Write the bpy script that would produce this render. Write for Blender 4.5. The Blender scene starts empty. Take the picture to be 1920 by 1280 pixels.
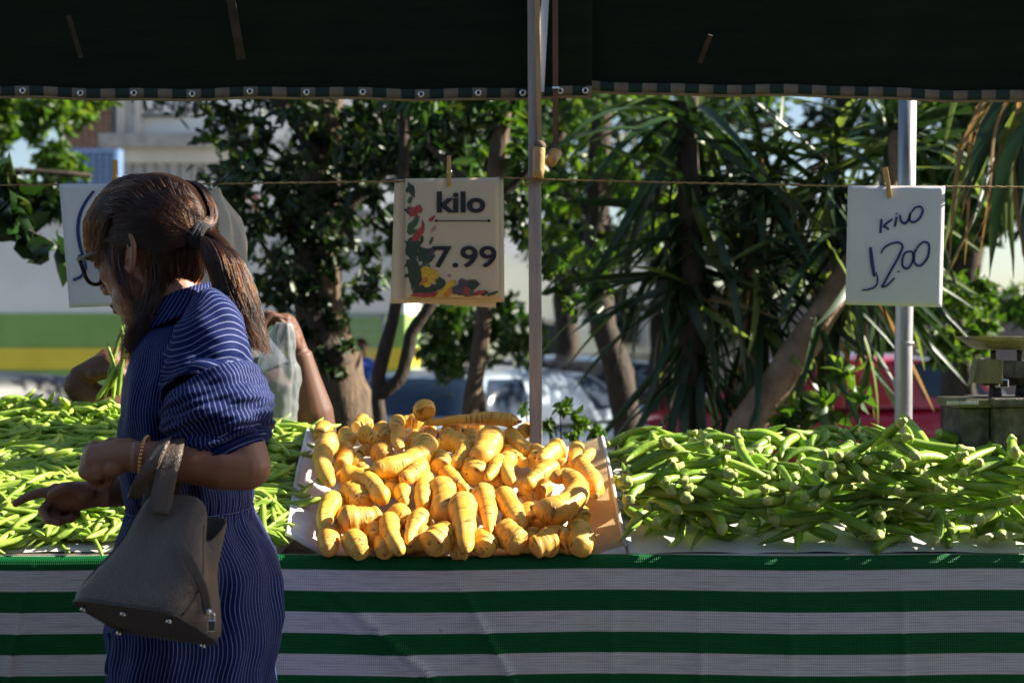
import bpy, bmesh, math, random
import numpy as np
from mathutils import Vector, Matrix, Quaternion, noise

scene = bpy.context.scene
R = math.radians
random.seed(7)
rng = np.random.default_rng(7)

# ------------------------------------------------------------------ camera, sky, sun, exposure
CAM_Z = 1.45
cam_data = bpy.data.cameras.new('camera')
cam = bpy.data.objects.new('camera', cam_data)
scene.collection.objects.link(cam)
cam.location = (0, 0, CAM_Z)
cam.rotation_euler = (math.pi / 2, 0, 0)
cam_data.lens = 50.0
cam_data.sensor_width = 36.0
cam_data.clip_start = 0.05
cam_data.clip_end = 2000
cam_data.dof.use_dof = True
cam_data.dof.focus_distance = 2.5
cam_data.dof.aperture_fstop = 4.6
scene.camera = cam

SUN_ELEV, SUN_ROT = R(32), R(84)
world = bpy.data.worlds.new('World')
scene.world = world
world.use_nodes = True
sky = world.node_tree.nodes.new('ShaderNodeTexSky')
sky.sky_type = 'NISHITA'
sky.sun_disc = False
sky.sun_elevation = SUN_ELEV
sky.sun_rotation = SUN_ROT
bg = world.node_tree.nodes['Background']
world.node_tree.links.new(sky.outputs[0], bg.inputs[0])
bg.inputs[1].default_value = 0.055
sun_dir = Vector((math.sin(SUN_ROT) * math.cos(SUN_ELEV), math.cos(SUN_ROT) * math.cos(SUN_ELEV), math.sin(SUN_ELEV)))
sun_data = bpy.data.lights.new('sun', 'SUN')
sun_data.energy = 5.0
sun_data.angle = R(0.5)
sun_data.color = (1.0, 0.93, 0.80)
sun = bpy.data.objects.new('sun', sun_data)
sun.rotation_euler = sun_dir.to_track_quat('Z', 'Y').to_euler()
sun.location = (6, 6, 8)
scene.collection.objects.link(sun)
scene.view_settings.view_transform = 'Standard'
scene.view_settings.look = 'None'
scene.view_settings.gamma = 1
scene.view_settings.exposure = 1.6
scene.cycles.use_denoising = True
scene.cycles.max_bounces = 6
scene.cycles.transparent_max_bounces = 12
scene.cycles.caustics_reflective = False
scene.cycles.caustics_refractive = False

# ------------------------------------------------------------------ helpers
FPX = 1920 * 50 / 36.0
def W(px, py, Y):
    """a point of the place, measured in the photograph at a known distance Y"""
    return Vector(((px - 960) / FPX * Y, Y, CAM_Z - (py - 640) / FPX * Y))
def PX(px, Y): return (px - 960) / FPX * Y
def PZ(py, Y): return CAM_Z - (py - 640) / FPX * Y

def link(o): scene.collection.objects.link(o); return o
def wloc(o):
    v = Vector((0, 0, 0))
    while o is not None:
        v += o.location; o = o.parent
    return v
def tag(o, label=None, cat=None, group=None, kind=None):
    if label: o['label'] = label
    if cat: o['category'] = cat
    if group: o['group'] = group
    if kind: o['kind'] = kind
    return o
def thing(name, label, cat, loc=(0, 0, 0), group=None):
    o = bpy.data.objects.new(name, None)
    o.empty_display_size = 0.1
    o.location = loc
    link(o)
    return tag(o, label, cat, group)

class MB:
    """collects shapes; build() links them as one mesh object (vertices in world space)"""
    def __init__(s): s.v = []; s.f = []; s.uv = []; s.m = []
    def face(s, idx, uv=None, mi=0):
        s.f.append(tuple(idx)); s.uv.append(uv if uv else [(0, 0)] * len(idx)); s.m.append(mi)
    def box(s, c, size, rot=None, mi=0, taper=1.0):
        c = Vector(c); n = len(s.v)
        sx, sy, sz = [k / 2 for k in size]
        for z in (-1, 1):
            k = taper if z > 0 else 1
            for x, y in ((-1, -1), (1, -1), (1, 1), (-1, 1)):
                p = Vector((x * sx * k, y * sy * k, z * sz))
                if rot is not None: p = rot @ p
                s.v.append(c + p)
        for q in ((3, 2, 1, 0), (4, 5, 6, 7), (0, 1, 5, 4), (1, 2, 6, 5), (2, 3, 7, 6), (3, 0, 4, 7)):
            s.face([n + i for i in q], [(0, 0), (size[0], 0), (size[0], size[2]), (0, size[2])], mi)
        return s
    def bar(s, a, b, w, h, up=(0, 0, 1), mi=0):
        a = Vector(a); b = Vector(b); d = (b - a); L = d.length; d.normalize()
        up = Vector(up); x = d.cross(up)
        if x.length < 1e-4: x = d.cross(Vector((1, 0, 0)))
        x.normalize(); z = x.cross(d)
        rot = Matrix((x, d, z)).transposed()
        return s.box((a + b) / 2, (w, L, h), rot, mi)
    def tube(s, pts, rad, seg=10, mi=0, cap=True, up=None, ell=1.0, ridge=0.0, nr=5, uscale=1.0, jit=0.0):
        pts = [Vector(p) for p in pts]; N = len(pts)
        if not hasattr(rad, '__len__'): rad = [rad] * N
        tang = []
        for i in range(N):
            t = pts[min(i + 1, N - 1)] - pts[max(i - 1, 0)]
            tang.append(t.normalized())
        u = Vector(up) if up is not None else (Vector((0, 0, 1)) if abs(tang[0].z) < .9 else Vector((1, 0, 0)))
        base = len(s.v); L = 0; Ls = []
        for i in range(N):
            if i: L += (pts[i] - pts[i - 1]).length
            Ls.append(L)
            t = tang[i]
            u = (u - t * u.dot(t))
            if u.length < 1e-6: u = t.orthogonal()
            u.normalize(); w = t.cross(u)
            for k in range(seg):
                a = 2 * math.pi * k / seg
                r = rad[i] * (1 + ridge * math.cos(nr * a))
                if jit: r *= 1 + jit * noise.noise(Vector((pts[i].x * 9 + math.cos(a) * 1.3, pts[i].y * 9 + math.sin(a) * 1.3, pts[i].z * 9)))
                s.v.append(pts[i] + u * (math.sin(a) * r) + w * (math.cos(a) * r * ell))
        rm = max(rad)
        for i in range(N - 1):
            for k in range(seg):
                k2 = (k + 1) % seg
                a = base + i * seg
                u0 = k / seg * 6.283 * rm * uscale; u1 = (k + 1) / seg * 6.283 * rm * uscale
                s.face((a + k, a + k2, a + seg + k2, a + seg + k), [(u0, Ls[i]), (u1, Ls[i]), (u1, Ls[i + 1]), (u0, Ls[i + 1])], mi)
        if cap:
            for i, rev in ((0, True), (N - 1, False)):
                c = len(s.v); s.v.append(pts[i])
                for k in range(seg):
                    a = base + i * seg + k; b = base + i * seg + (k + 1) % seg
                    s.face((c, b, a) if rev else (c, a, b), [(0, Ls[i])] * 3, mi)
        return s
    def ball(s, c, r, rot=None, seg=16, rings=10, mi=0):
        c = Vector(c)
        if not hasattr(r, '__len__'): r = (r, r, r)
        n = len(s.v)
        def P(x, y, z):
            p = Vector((x * r[0], y * r[1], z * r[2]))
            return c + (rot @ p if rot is not None else p)
        s.v.append(P(0, 0, 1))
        for i in range(1, rings):
            a = math.pi * i / rings
            for k in range(seg):
                b = 2 * math.pi * k / seg
                s.v.append(P(math.sin(a) * math.cos(b), math.sin(a) * math.sin(b), math.cos(a)))
        s.v.append(P(0, 0, -1)); e = len(s.v) - 1
        for k in range(seg):
            k2 = (k + 1) % seg
            s.face((n, n + 1 + k, n + 1 + k2), None, mi)
            s.face((e, e - seg + k2, e - seg + k), None, mi)
            for i in range(rings - 2):
                a = n + 1 + i * seg
                s.face((a + k, a + seg + k, a + seg + k2, a + k2), None, mi)
        return s
    def grid(s, fn, nu, nv, mi=0, uvfn=None, flip=False, closed=False):
        """fn(u,v) -> point, u,v in 0..1"""
        n = len(s.v); cu = nu if closed else nu + 1
        for j in range(nv + 1):
            for i in range(cu):
                s.v.append(Vector(fn(i / nu, j / nv)))
        for j in range(nv):
            for i in range(nu):
                i2 = (i + 1) % cu
                q = (n + j * cu + i, n + j * cu + i2, n + (j + 1) * cu + i2, n + (j + 1) * cu + i)
                uvs = [(i / nu, j / nv), ((i + 1) / nu, j / nv), ((i + 1) / nu, (j + 1) / nv), (i / nu, (j + 1) / nv)]
                if uvfn: uvs = [uvfn(*c) for c in uvs]
                if flip: q = q[::-1]; uvs = uvs[::-1]
                s.face(q, uvs, mi)
        return s
    def poly(s, pts, mi=0):
        n = len(s.v)
        for p in pts: s.v.append(Vector(p))
        s.face(range(n, n + len(pts)), None, mi)
        return s
    def mesh(s, name, off=Vector((0, 0, 0)), mats=(), smooth=True):
        me = bpy.data.meshes.new(name)
        me.from_pydata([tuple(p - off) for p in s.v], [], s.f)
        uvl = me.uv_layers.new(name='UVMap')
        flat = [c for face in s.uv for p in face for c in p]
        uvl.data.foreach_set('uv', flat)
        for m in mats: me.materials.append(m)
        me.polygons.foreach_set('material_index', s.m)
        me.polygons.foreach_set('use_smooth', [smooth] * len(s.f))
        me.update()
        return me
    def build(s, name, mat, parent=None, smooth=True, loc=None, bevel=0, solid=0, sub=0):
        mats = mat if isinstance(mat, (list, tuple)) else [mat]
        if parent is not None: off = wloc(parent)
        else: off = Vector(loc) if loc is not None else Vector((0, 0, 0))
        o = bpy.data.objects.new(name, s.mesh(name, off, mats, smooth))
        if parent is not None: o.parent = parent
        else: o.location = off
        link(o)
        if solid:
            md = o.modifiers.new('solid', 'SOLIDIFY'); md.thickness = solid; md.offset = 0
        if bevel:
            md = o.modifiers.new('bevel', 'BEVEL'); md.width = bevel; md.segments = 2; md.limit_method = 'ANGLE'
        if sub:
            md = o.modifiers.new('sub', 'SUBSURF'); md.levels = sub; md.render_levels = sub
        return o

def remesh(mb, name, voxel, smooth_iter, mat, parent):
    o = mb.build('raw', mat, parent)
    md = o.modifiers.new('r', 'REMESH'); md.mode = 'VOXEL'; md.voxel_size = voxel
    md.use_smooth_shade = True
    sm = o.modifiers.new('s', 'SMOOTH'); sm.factor = .5; sm.iterations = smooth_iter
    dg = bpy.context.evaluated_depsgraph_get()
    me = bpy.data.meshes.new_from_object(o.evaluated_get(dg))
    me.name = name
    n = bpy.data.objects.new(name, me)
    n.parent = parent
    link(n)
    old = o.data
    bpy.data.objects.remove(o); bpy.data.meshes.remove(old)
    me.materials.clear(); me.materials.append(mat)
    return n

def cr(keys, vals, xs):
    """smooth interpolation through keys"""
    keys = np.array(keys, float); vals = np.array(vals, float); xs = np.asarray(xs, float)
    m = np.gradient(vals, keys, axis=0)
    i = np.clip(np.searchsorted(keys, xs) - 1, 0, len(keys) - 2)
    h = keys[i + 1] - keys[i]; t = (xs - keys[i]) / h
    if vals.ndim > 1: t = t[:, None]; h = h[:, None]
    h00 = 2 * t**3 - 3 * t**2 + 1; h10 = t**3 - 2 * t**2 + t; h01 = -2 * t**3 + 3 * t**2; h11 = t**3 - t**2
    return h00 * vals[i] + h10 * h * m[i] + h01 * vals[i + 1] + h11 * h * m[i + 1]
def spline(pts, n):
    pts = np.array([tuple(p) for p in pts], float)
    d = np.r_[0, np.cumsum(np.linalg.norm(np.diff(pts, axis=0), axis=1))]
    return [Vector(p) for p in cr(d / d[-1], pts, np.linspace(0, 1, n))]

# ------------------------------------------------------------------ materials
def nodes(name):
    m = bpy.data.materials.new(name); m.use_nodes = True
    nt = m.node_tree
    return m, nt, nt.nodes['Principled BSDF']
def nd(nt, typ, **kw):
    n = nt.nodes.new(typ)
    for k, v in kw.items():
        if k.startswith('i_'):
            n.inputs[int(k[2:])].default_value = v
        else: setattr(n, k, v)
    return n
def lk(nt, a, ai, b, bi): nt.links.new(a.outputs[ai], b.inputs[bi])
def ramp(nt, stops, interp='LINEAR'):
    n = nt.nodes.new('ShaderNodeValToRGB'); cr_ = n.color_ramp; cr_.interpolation = interp
    while len(cr_.elements) < len(stops): cr_.elements.new(0.5)
    for e, (p, c) in zip(cr_.elements, stops):
        e.position = p; e.color = (*c, 1) if len(c) == 3 else c
    return n
def pmat(name, c1, c2=None, scale=8, rough=.6, bump=0, bscale=40, metal=0, spec=.5, coord='Object', detail=4, coat=0, randomize=0, stretch=(1, 1, 1), sss=0):
    m, nt, b = nodes(name)
    c2 = c2 or tuple(k * .8 for k in c1)
    tc = nd(nt, 'ShaderNodeTexCoord')
    mp = nd(nt, 'ShaderNodeMapping'); mp.inputs['Scale'].default_value = stretch
    lk(nt, tc, coord, mp, 0)
    nz = nd(nt, 'ShaderNodeTexNoise'); nz.inputs['Scale'].default_value = scale; nz.inputs['Detail'].default_value = detail
    lk(nt, mp, 0, nz, 'Vector')
    rp = ramp(nt, [(.32, c1), (.68, c2)])
    lk(nt, nz, 'Fac', rp, 0)
    out = rp
    if randomize:
        oi = nd(nt, 'ShaderNodeObjectInfo')
        mr = nd(nt, 'ShaderNodeMapRange'); mr.inputs['To Min'].default_value = 1 - randomize; mr.inputs['To Max'].default_value = 1 + randomize
        lk(nt, oi, 'Random', mr, 0)
        hs = nd(nt, 'ShaderNodeHueSaturation')
        lk(nt, mr, 0, hs, 'Value'); lk(nt, rp, 0, hs, 'Color')
        out = hs
    lk(nt, out, 0, b, 'Base Color')
    b.inputs['Roughness'].default_value = rough
    b.inputs['Metallic'].default_value = metal
    b.inputs['Specular IOR Level'].default_value = spec
    b.inputs['Coat Weight'].default_value = coat
    if sss:
        b.inputs['Subsurface Weight'].default_value = sss
        b.inputs['Subsurface Radius'].default_value = (.012, .005, .003)
        b.inputs['Subsurface Scale'].default_value = 1
    if bump:
        n2 = nd(nt, 'ShaderNodeTexNoise'); n2.inputs['Scale'].default_value = bscale; n2.inputs['Detail'].default_value = 5
        lk(nt, mp, 0, n2, 'Vector')
        bp = nd(nt, 'ShaderNodeBump'); bp.inputs['Strength'].default_value = bump; bp.inputs['Distance'].default_value = .01
        lk(nt, n2, 'Fac', bp, 'Height'); lk(nt, bp, 0, b, 'Normal')
    return m
def leafmat(name, cols, trans=.35, rough=.4, tcol=None):
    m, nt, b = nodes(name)
    g = nd(nt, 'ShaderNodeNewGeometry')
    k = len(cols)
    rp = ramp(nt, [(i / max(k - 1, 1), c) for i, c in enumerate(cols)])
    lk(nt, g, 'Random Per Island', rp, 0)
    lk(nt, rp, 0, b, 'Base Color'); b.inputs['Roughness'].default_value = rough
    tr = nd(nt, 'ShaderNodeBsdfTranslucent')
    hs = nd(nt, 'ShaderNodeHueSaturation'); hs.inputs['Value'].default_value = 1.7; hs.inputs['Hue'].default_value = .485; hs.inputs['Saturation'].default_value = 1.1
    lk(nt, rp, 0, hs, 'Color'); lk(nt, hs, 0, tr, 0)
    mx = nd(nt, 'ShaderNodeMixShader'); mx.inputs[0].default_value = trans
    lk(nt, b, 0, mx, 1); lk(nt, tr, 0, mx, 2)
    lk(nt, mx, 0, nt.nodes['Material Output'], 0)
    return m
def stripemat(name, c_bg, c_st, period, width, axis='x', rough=.75, weave=900):
    m, nt, b = nodes(name)
    tc = nd(nt, 'ShaderNodeTexCoord'); sp = nd(nt, 'ShaderNodeSeparateXYZ'); lk(nt, tc, 'UV', sp, 0)
    d = nd(nt, 'ShaderNodeMath', operation='DIVIDE'); d.inputs[1].default_value = period
    lk(nt, sp, 0 if axis == 'x' else 1, d, 0)
    fr = nd(nt, 'ShaderNodeMath', operation='FRACT'); lk(nt, d, 0, fr, 0)
    rp = ramp(nt, [(0, c_st), (width, c_st), (width + .04, c_bg), (.97, c_bg), (1, c_st)])
    lk(nt, fr, 0, rp, 0)
    nz = nd(nt, 'ShaderNodeTexNoise'); nz.inputs['Scale'].default_value = 14; lk(nt, tc, 'Object', nz, 'Vector')
    mx = nd(nt, 'ShaderNodeMix', data_type='RGBA', blend_type='MULTIPLY'); mx.inputs[0].default_value = .35
    lk(nt, rp, 0, mx, 6); lk(nt, nz, 'Fac', mx, 7)
    lk(nt, mx, 2, b, 'Base Color')
    b.inputs['Roughness'].default_value = rough
    b.inputs['Sheen Weight'].default_value = .02
    b.inputs['Specular IOR Level'].default_value = .15
    n2 = nd(nt, 'ShaderNodeTexNoise'); n2.inputs['Scale'].default_value = weave; lk(nt, tc, 'Object', n2, 'Vector')
    bp = nd(nt, 'ShaderNodeBump'); bp.inputs['Strength'].default_value = .12; bp.inputs['Distance'].default_value = .002
    lk(nt, n2, 'Fac', bp, 'Height'); lk(nt, bp, 0, b, 'Normal')
    return m
def glassmat(name, tint, rough=.05, alpha=.3):
    m, nt, b = nodes(name)
    b.inputs['Base Color'].default_value = (*tint, 1); b.inputs['Roughness'].default_value = rough
    b.inputs['Specular IOR Level'].default_value = .9
    tr = nd(nt, 'ShaderNodeBsdfTransparent'); tr.inputs[0].default_value = (.9, .92, .95, 1)
    mx = nd(nt, 'ShaderNodeMixShader'); mx.inputs[0].default_value = 1 - alpha
    lk(nt, tr, 0, mx, 1); lk(nt, b, 0, mx, 2)
    lk(nt, mx, 0, nt.nodes['Material Output'], 0)
    return m
MT = {}
MT['asphalt'] = pmat('asphalt', (.045, .045, .048), (.065, .062, .06), 30, .9, .4, 300)
MT['paving'] = pmat('paving', (.26, .25, .235), (.20, .19, .18), 3, .85, .3, 60)
MT['concrete'] = pmat('concrete', (.42, .40, .37), (.30, .29, .28), 4, .85, .2, 50)
MT['whitepaint'] = pmat('white_paint', (.80, .79, .77), (.70, .69, .67), 1.2, .7, .05, 20)
MT['cream'] = pmat('cream_paint', (.66, .62, .55), (.52, .48, .42), 1.5, .8, .1, 20)
MT['greenpaint'] = pmat('green_paint', (.22, .40, .10), (.18, .33, .08), 1.5, .6)
MT['yellowpaint'] = pmat('yellow_paint', (.75, .60, .04), (.66, .52, .04), 1.5, .6)
MT['brick'] = pmat('brick', (.42, .20, .12), (.34, .16, .10), 6, .85, .2, 60)
MT['darkpane'] = pmat('dark_pane', (.02, .025, .03), (.03, .04, .05), 2, .1)
MT['bluepane'] = pmat('blue_pane', (.10, .18, .35), (.14, .22, .40), 2, .15)
MT['signblack'] = pmat('sign_black', (.02, .02, .02), (.03, .03, .03), 5, .6)
MT['wood'] = pmat('weathered_wood', (.40, .35, .33), (.26, .22, .20), 9, .8, .5, 60, stretch=(6, 6, .7))
MT['woodwarm'] = pmat('warm_wood', (.33, .19, .085), (.22, .12, .05), 9, .65, .3, 70, stretch=(6, 6, .7))
MT['bamboo'] = pmat('bamboo', (.48, .31, .12), (.36, .22, .08), 14, .5, .2, 60)
MT['bamboodark'] = pmat('bamboo_end', (.13, .085, .05), (.08, .05, .03), 30, .8, .4, 90)
MT['peg'] = pmat('peg_wood', (.55, .34, .10), (.42, .25, .07), 30, .6)
MT['rope'] = pmat('rope', (.42, .30, .14), (.28, .19, .08), 120, .9, .9, 500)
MT['galv'] = pmat('galvanised_steel', (.52, .52, .53), (.36, .37, .39), 6, .42, .1, 40, metal=.75, stretch=(4, 4, .6))
MT['iron'] = pmat('old_iron', (.035, .032, .028), (.14, .125, .10), 38, .7, .5, 120, metal=.2, detail=7)
MT['brass'] = pmat('dull_brass', (.24, .21, .10), (.13, .12, .07), 20, .45, .2, 90, metal=.5)
MT['paper'] = pmat('paper', (.66, .65, .65), (.57, .56, .57), 4, .8, .15, 12)
MT['paperbrown'] = pmat('kraft_board', (.62, .44, .22), (.50, .34, .16), 9, .75, .3, 25)
MT['liner'] = pmat('white_liner', (.78, .74, .68), (.66, .60, .54), 8, .8, .8, 14)
MT['ink'] = pmat('black_ink', (.012, .011, .012), (.016, .014, .014), 5, .55)
MT['blueink'] = pmat('blue_ink', (.012, .022, .10), (.02, .035, .16), 40, .5)
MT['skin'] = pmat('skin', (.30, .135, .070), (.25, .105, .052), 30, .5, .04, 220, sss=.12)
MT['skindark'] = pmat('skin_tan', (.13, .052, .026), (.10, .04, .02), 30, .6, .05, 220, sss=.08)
MT['lips'] = pmat('lips', (.40, .12, .09), (.36, .10, .08), 30, .4)
MT['hair'] = pmat('hair_mass', (.014, .007, .0045), (.024, .011, .006), 40, .9, 0, 200, spec=.05)
MT['black'] = pmat('black_plastic', (.012, .012, .013), (.016, .016, .017), 5, .3)
MT['tie'] = pmat('hair_tie', (.015, .015, .018), (.025, .025, .03), 90, .9, .5, 200)
MT['gold'] = pmat('gold', (.75, .42, .18), (.65, .36, .15), 30, .25, metal=1)
MT['steel'] = pmat('steel', (.70, .69, .67), (.62, .61, .60), 30, .2, metal=1)
MT['darkcloth'] = pmat('dark_cloth', (.05, .05, .055), (.035, .035, .04), 20, .85)
MT['bluecloth'] = pmat('blue_cloth', (.02, .10, .50), (.02, .08, .38), 20, .8)
MT['denim'] = pmat('denim', (.04, .06, .12), (.03, .045, .09), 20, .8)
MT['bark'] = pmat('bark', (.15, .10, .06), (.06, .04, .024), 22, .9, 1.0, 40, stretch=(2, 2, .5))
MT['barkdark'] = pmat('bark_dark', (.07, .05, .034), (.03, .022, .015), 22, .9, 1.0, 40, stretch=(2, 2, .5))
MT['barkpale'] = pmat('bark_pale', (.36, .24, .15), (.22, .14, .085), 16, .9, 1.0, 50, stretch=(1, 1, 1))
MT['rubber'] = pmat('rubber', (.02, .02, .02), (.03, .03, .03), 20, .8)
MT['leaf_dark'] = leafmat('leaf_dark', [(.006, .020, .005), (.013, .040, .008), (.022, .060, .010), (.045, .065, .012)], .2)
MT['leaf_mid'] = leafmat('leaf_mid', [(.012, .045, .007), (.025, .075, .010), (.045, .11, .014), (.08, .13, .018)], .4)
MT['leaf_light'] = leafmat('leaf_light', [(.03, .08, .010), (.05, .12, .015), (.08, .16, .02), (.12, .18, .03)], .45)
MT['leaf_blade'] = leafmat('leaf_blade', [(.012, .034, .010), (.02, .05, .013), (.03, .065, .015)], .14, .4)
MT['blade_dry'] = leafmat('blade_dry', [(.30, .19, .07), (.36, .24, .10)], .35, .7)
MT['blade_light'] = leafmat('blade_light', [(.09, .15, .03), (.15, .21, .045)], .4, .4)
MT['carsilver'] = pmat('silver_blue_paint', (.45, .53, .60), (.43, .51, .58), 3, .3, metal=.25, coat=.8)
MT['carred'] = pmat('red_paint', (.55, .012, .035), (.50, .01, .03), 3, .3, metal=.1, coat=.9)
MT['cardark'] = pmat('dark_paint', (.022, .024, .03), (.028, .03, .036), 3, .28, metal=.2, coat=.9)
MT['carglass'] = pmat('car_glass', (.018, .03, .055), (.02, .035, .06), 3, .08, spec=.6)
MT['lamp_red'] = pmat('lamp_red', (.35, .01, .01), (.30, .01, .01), 5, .15)
MT['lamp_clear'] = pmat('lamp_clear', (.7, .7, .7), (.65, .65, .66), 5, .1)
# ------------------------------------------------------------------ ground, road, kerb
def slab(name, x0, x1, y0, y1, z0, z1, mat):
    o = MB().box(((x0 + x1) / 2, (y0 + y1) / 2, (z0 + z1) / 2), (x1 - x0, y1 - y0, z1 - z0)).build(name, mat, smooth=False)
    tag(o, kind='structure'); return o
g = MB().poly([(-600, -600, -.16), (600, -600, -.16), (600, 900, -.16), (-600, 900, -.16)]).build('ground', MT['asphalt'], smooth=False)
tag(g, kind='structure')
slab('pavement', -40, 40, -12, 7.2, -.3, 0, pmat('worn_asphalt', (.075, .072, .07), (.055, .053, .05), 5, .9, .3, 120))
slab('kerb', -40, 40, 7.205, 7.36, -.3, .012, MT['concrete'])
slab('far_pavement', -60, 60, 19.4, 60, -.3, -.02, MT['paving'])
slab('far_kerb', -60, 60, 19.22, 19.395, -.3, -.005, MT['concrete'])

# ------------------------------------------------------------------ buildings far behind
def facade_windows(root, Y, rects, pane, frame):
    for (x0, x1, y0, y1) in rects:
        a = W(x0, y1, Y); b = W(x1, y0, Y)
        w = MB().box(((a.x + b.x) / 2, Y - .05, (a.z + b.z) / 2), (b.x - a.x, .1, b.z - a.z)).build('window', frame, root, smooth=False)
        MB().box(((a.x + b.x) / 2, Y - .105, (a.z + b.z) / 2), ((b.x - a.x) * .86, .02, (b.z - a.z) * .86)).build('pane', pane, w, smooth=False)
# white shop with green and yellow bands
YS = 24.0
sh = thing('shop_building', 'long white shop with green and yellow painted bands behind the beans', 'building', (PX(120, YS), YS, -.02))
xa, xb = PX(-700, YS), PX(760, YS)
def band(z0, z1, mat, name, proud):
    MB().box(((xa + xb) / 2, YS + 2 - proud / 2, (z0 + z1) / 2), (xb - xa, 4 + proud, z1 - z0)).build(name, mat, sh, smooth=False)
zz = [-.02, PZ(742, YS), PZ(692, YS), PZ(652, YS), PZ(588, YS), PZ(408, YS)]
band(zz[0], zz[1], MT['greenpaint'], 'wall_base', 0)
band(zz[1], zz[2], MT['greenpaint'], 'lower_green_band', .03)
band(zz[2], zz[3], MT['yellowpaint'], 'yellow_band', .06)
band(zz[3], zz[4], MT['greenpaint'], 'green_band', .03)
band(zz[4], zz[5], MT['whitepaint'], 'white_wall', .0)
MB().box(((xa + xb) / 2, YS + 2, zz[5] + .06), (xb - xa + .2, 4.3, .12)).build('parapet_cap', MT['concrete'], sh, smooth=False)
# brick lattice strip on top of the shop
for i in range(46):
    x = xa + 2.0 + i * .19
    MB().box((x, YS + .3, zz[5] + .12 + .14), (.12, .12, .28)).build('lattice_brick', MT['brick'], sh, smooth=False)
MB().box((xa + 2.0 + 23 * .19, YS + .3, zz[5] + .12 + .31), (9.2, .14, .06)).build('lattice_rail', MT['concrete'], sh, smooth=False)
# white corner building with a framed sign
YB = 36.0
wb = thing('corner_building', 'white building with a black framed sign and a worn ledge', 'building', (PX(420, YB), YB, -.02))
MB().box(((PX(218, YB) + PX(1010, YB)) / 2, YB + 4, 7), (PX(1010, YB) - PX(218, YB), 8, 14.04)).build('wall', MT['whitepaint'], wb, smooth=False)
for px in (232, 262):
    MB().box((PX(px, YB), YB - .1, 9), (.16, .2, 6)).build('pilaster', MT['cream'], wb, smooth=False)
lz = PZ(268, YB)
MB().box((PX(330, YB), YB - .28, lz), (PX(470, YB) - PX(200, YB), .56, .34)).build('ledge', MT['concrete'], wb, smooth=False, bevel=.04)
MB().box((PX(330, YB), YB - .12, lz - .35), (PX(440, YB) - PX(214, YB), .24, .36)).build('ledge_moulding', MT['cream'], wb, smooth=False)
for i in range(9):
    MB().box((PX(240 + 22 * i, YB), YB - .06, PZ(318, YB)), (.2, .12, .55)).build('shutter_slat', MT['concrete'], wb, smooth=False)
# the sign
sx0, sx1, sz0, sz1 = PX(256, YB), PX(352, YB), PZ(218, YB), PZ(150, YB)
sb = MB().box(((sx0 + sx1) / 2, YB - .06, (sz0 + sz1) / 2), (sx1 - sx0, .12, sz1 - sz0)).build('sign_board', MT['whitepaint'], wb, smooth=False)
fr = MB()
for (a, b_) in (((sx0, sz0), (sx1, sz0)), ((sx0, sz1), (sx1, sz1)), ((sx0, sz0), (sx0, sz1)), ((sx1, sz0), (sx1, sz1))):
    fr.bar((a[0], YB - .14, a[1]), (b_[0], YB - .14, b_[1]), .06, .06)
fr.build('sign_frame', MT['signblack'], sb, smooth=False)
def text_part(txt, size, loc, mat, parent, name, bold=.0, space=1.0, rot=(math.pi / 2, 0, 0), align='LEFT', extrude=.0):
    c = bpy.data.curves.new('t', 'FONT'); c.body = txt; c.size = size; c.offset = bold; c.space_character = space; c.align_x = align; c.extrude = extrude
    o = bpy.data.objects.new('t', c); link(o)
    o.rotation_euler = rot
    dg = bpy.context.evaluated_depsgraph_get()
    me = bpy.data.meshes.new_from_object(o.evaluated_get(dg)); bpy.data.objects.remove(o)
    me.materials.clear(); me.materials.append(mat)
    n = bpy.data.objects.new(name, me); n.rotation_euler = rot
    n.location = Vector(loc) - wloc(parent); n.parent = parent; link(n)
    return n
text_part('UNIC', .60, (PX(268, YB), YB - .135, PZ(211, YB)), MT['signblack'], sb, 'lettering', bold=.012)
# brick tower with lattice screens, left of the sign
YT = 40.0
bt = thing('brick_tower', 'narrow brick tower with lattice screens left of the white building', 'building', (PX(190, YT), YT, -.02))
MB().box(((PX(120, YT) + PX(212, YT)) / 2, YT + 3, 8), (PX(212, YT) - PX(120, YT), 6, 16.04)).build('wall', MT['cream'], bt, smooth=False)
for r in range(22):
    for c in range(7):
        MB().box((PX(126 + c * 13.0, YT), YT - .06, PZ(310 - r * 11, YT)), (.13, .12, .105)).build('lattice_brick', MT['brick'], bt, smooth=False)
MB().box((PX(221, YT) - .05, YT + .1, 8), (.12, .4, 16)).build('drain_pipe', MT['signblack'], bt, smooth=False)
YU = 30.0
tp = thing('tiled_block', 'low block clad in pale blue tiles behind the left price sheet', 'building', (PX(190, YU), YU, -.02))
MB().box((PX(172, YU), YU + .2, PZ(280, YU) / 2), (PX(219, YU) - PX(120, YU), .4, PZ(280, YU) + .04)).build('wall', MT['bluepane'], tp, smooth=False)
for r in range(14):
    for c in range(8):
        MB().box((PX(128 + c * 12.2, YU), YU - .03, PZ(286 + r * 11, YU)), (.115, .06, .1)).build('tile', MT['bluepane'], tp, smooth=False, bevel=.01)
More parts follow.
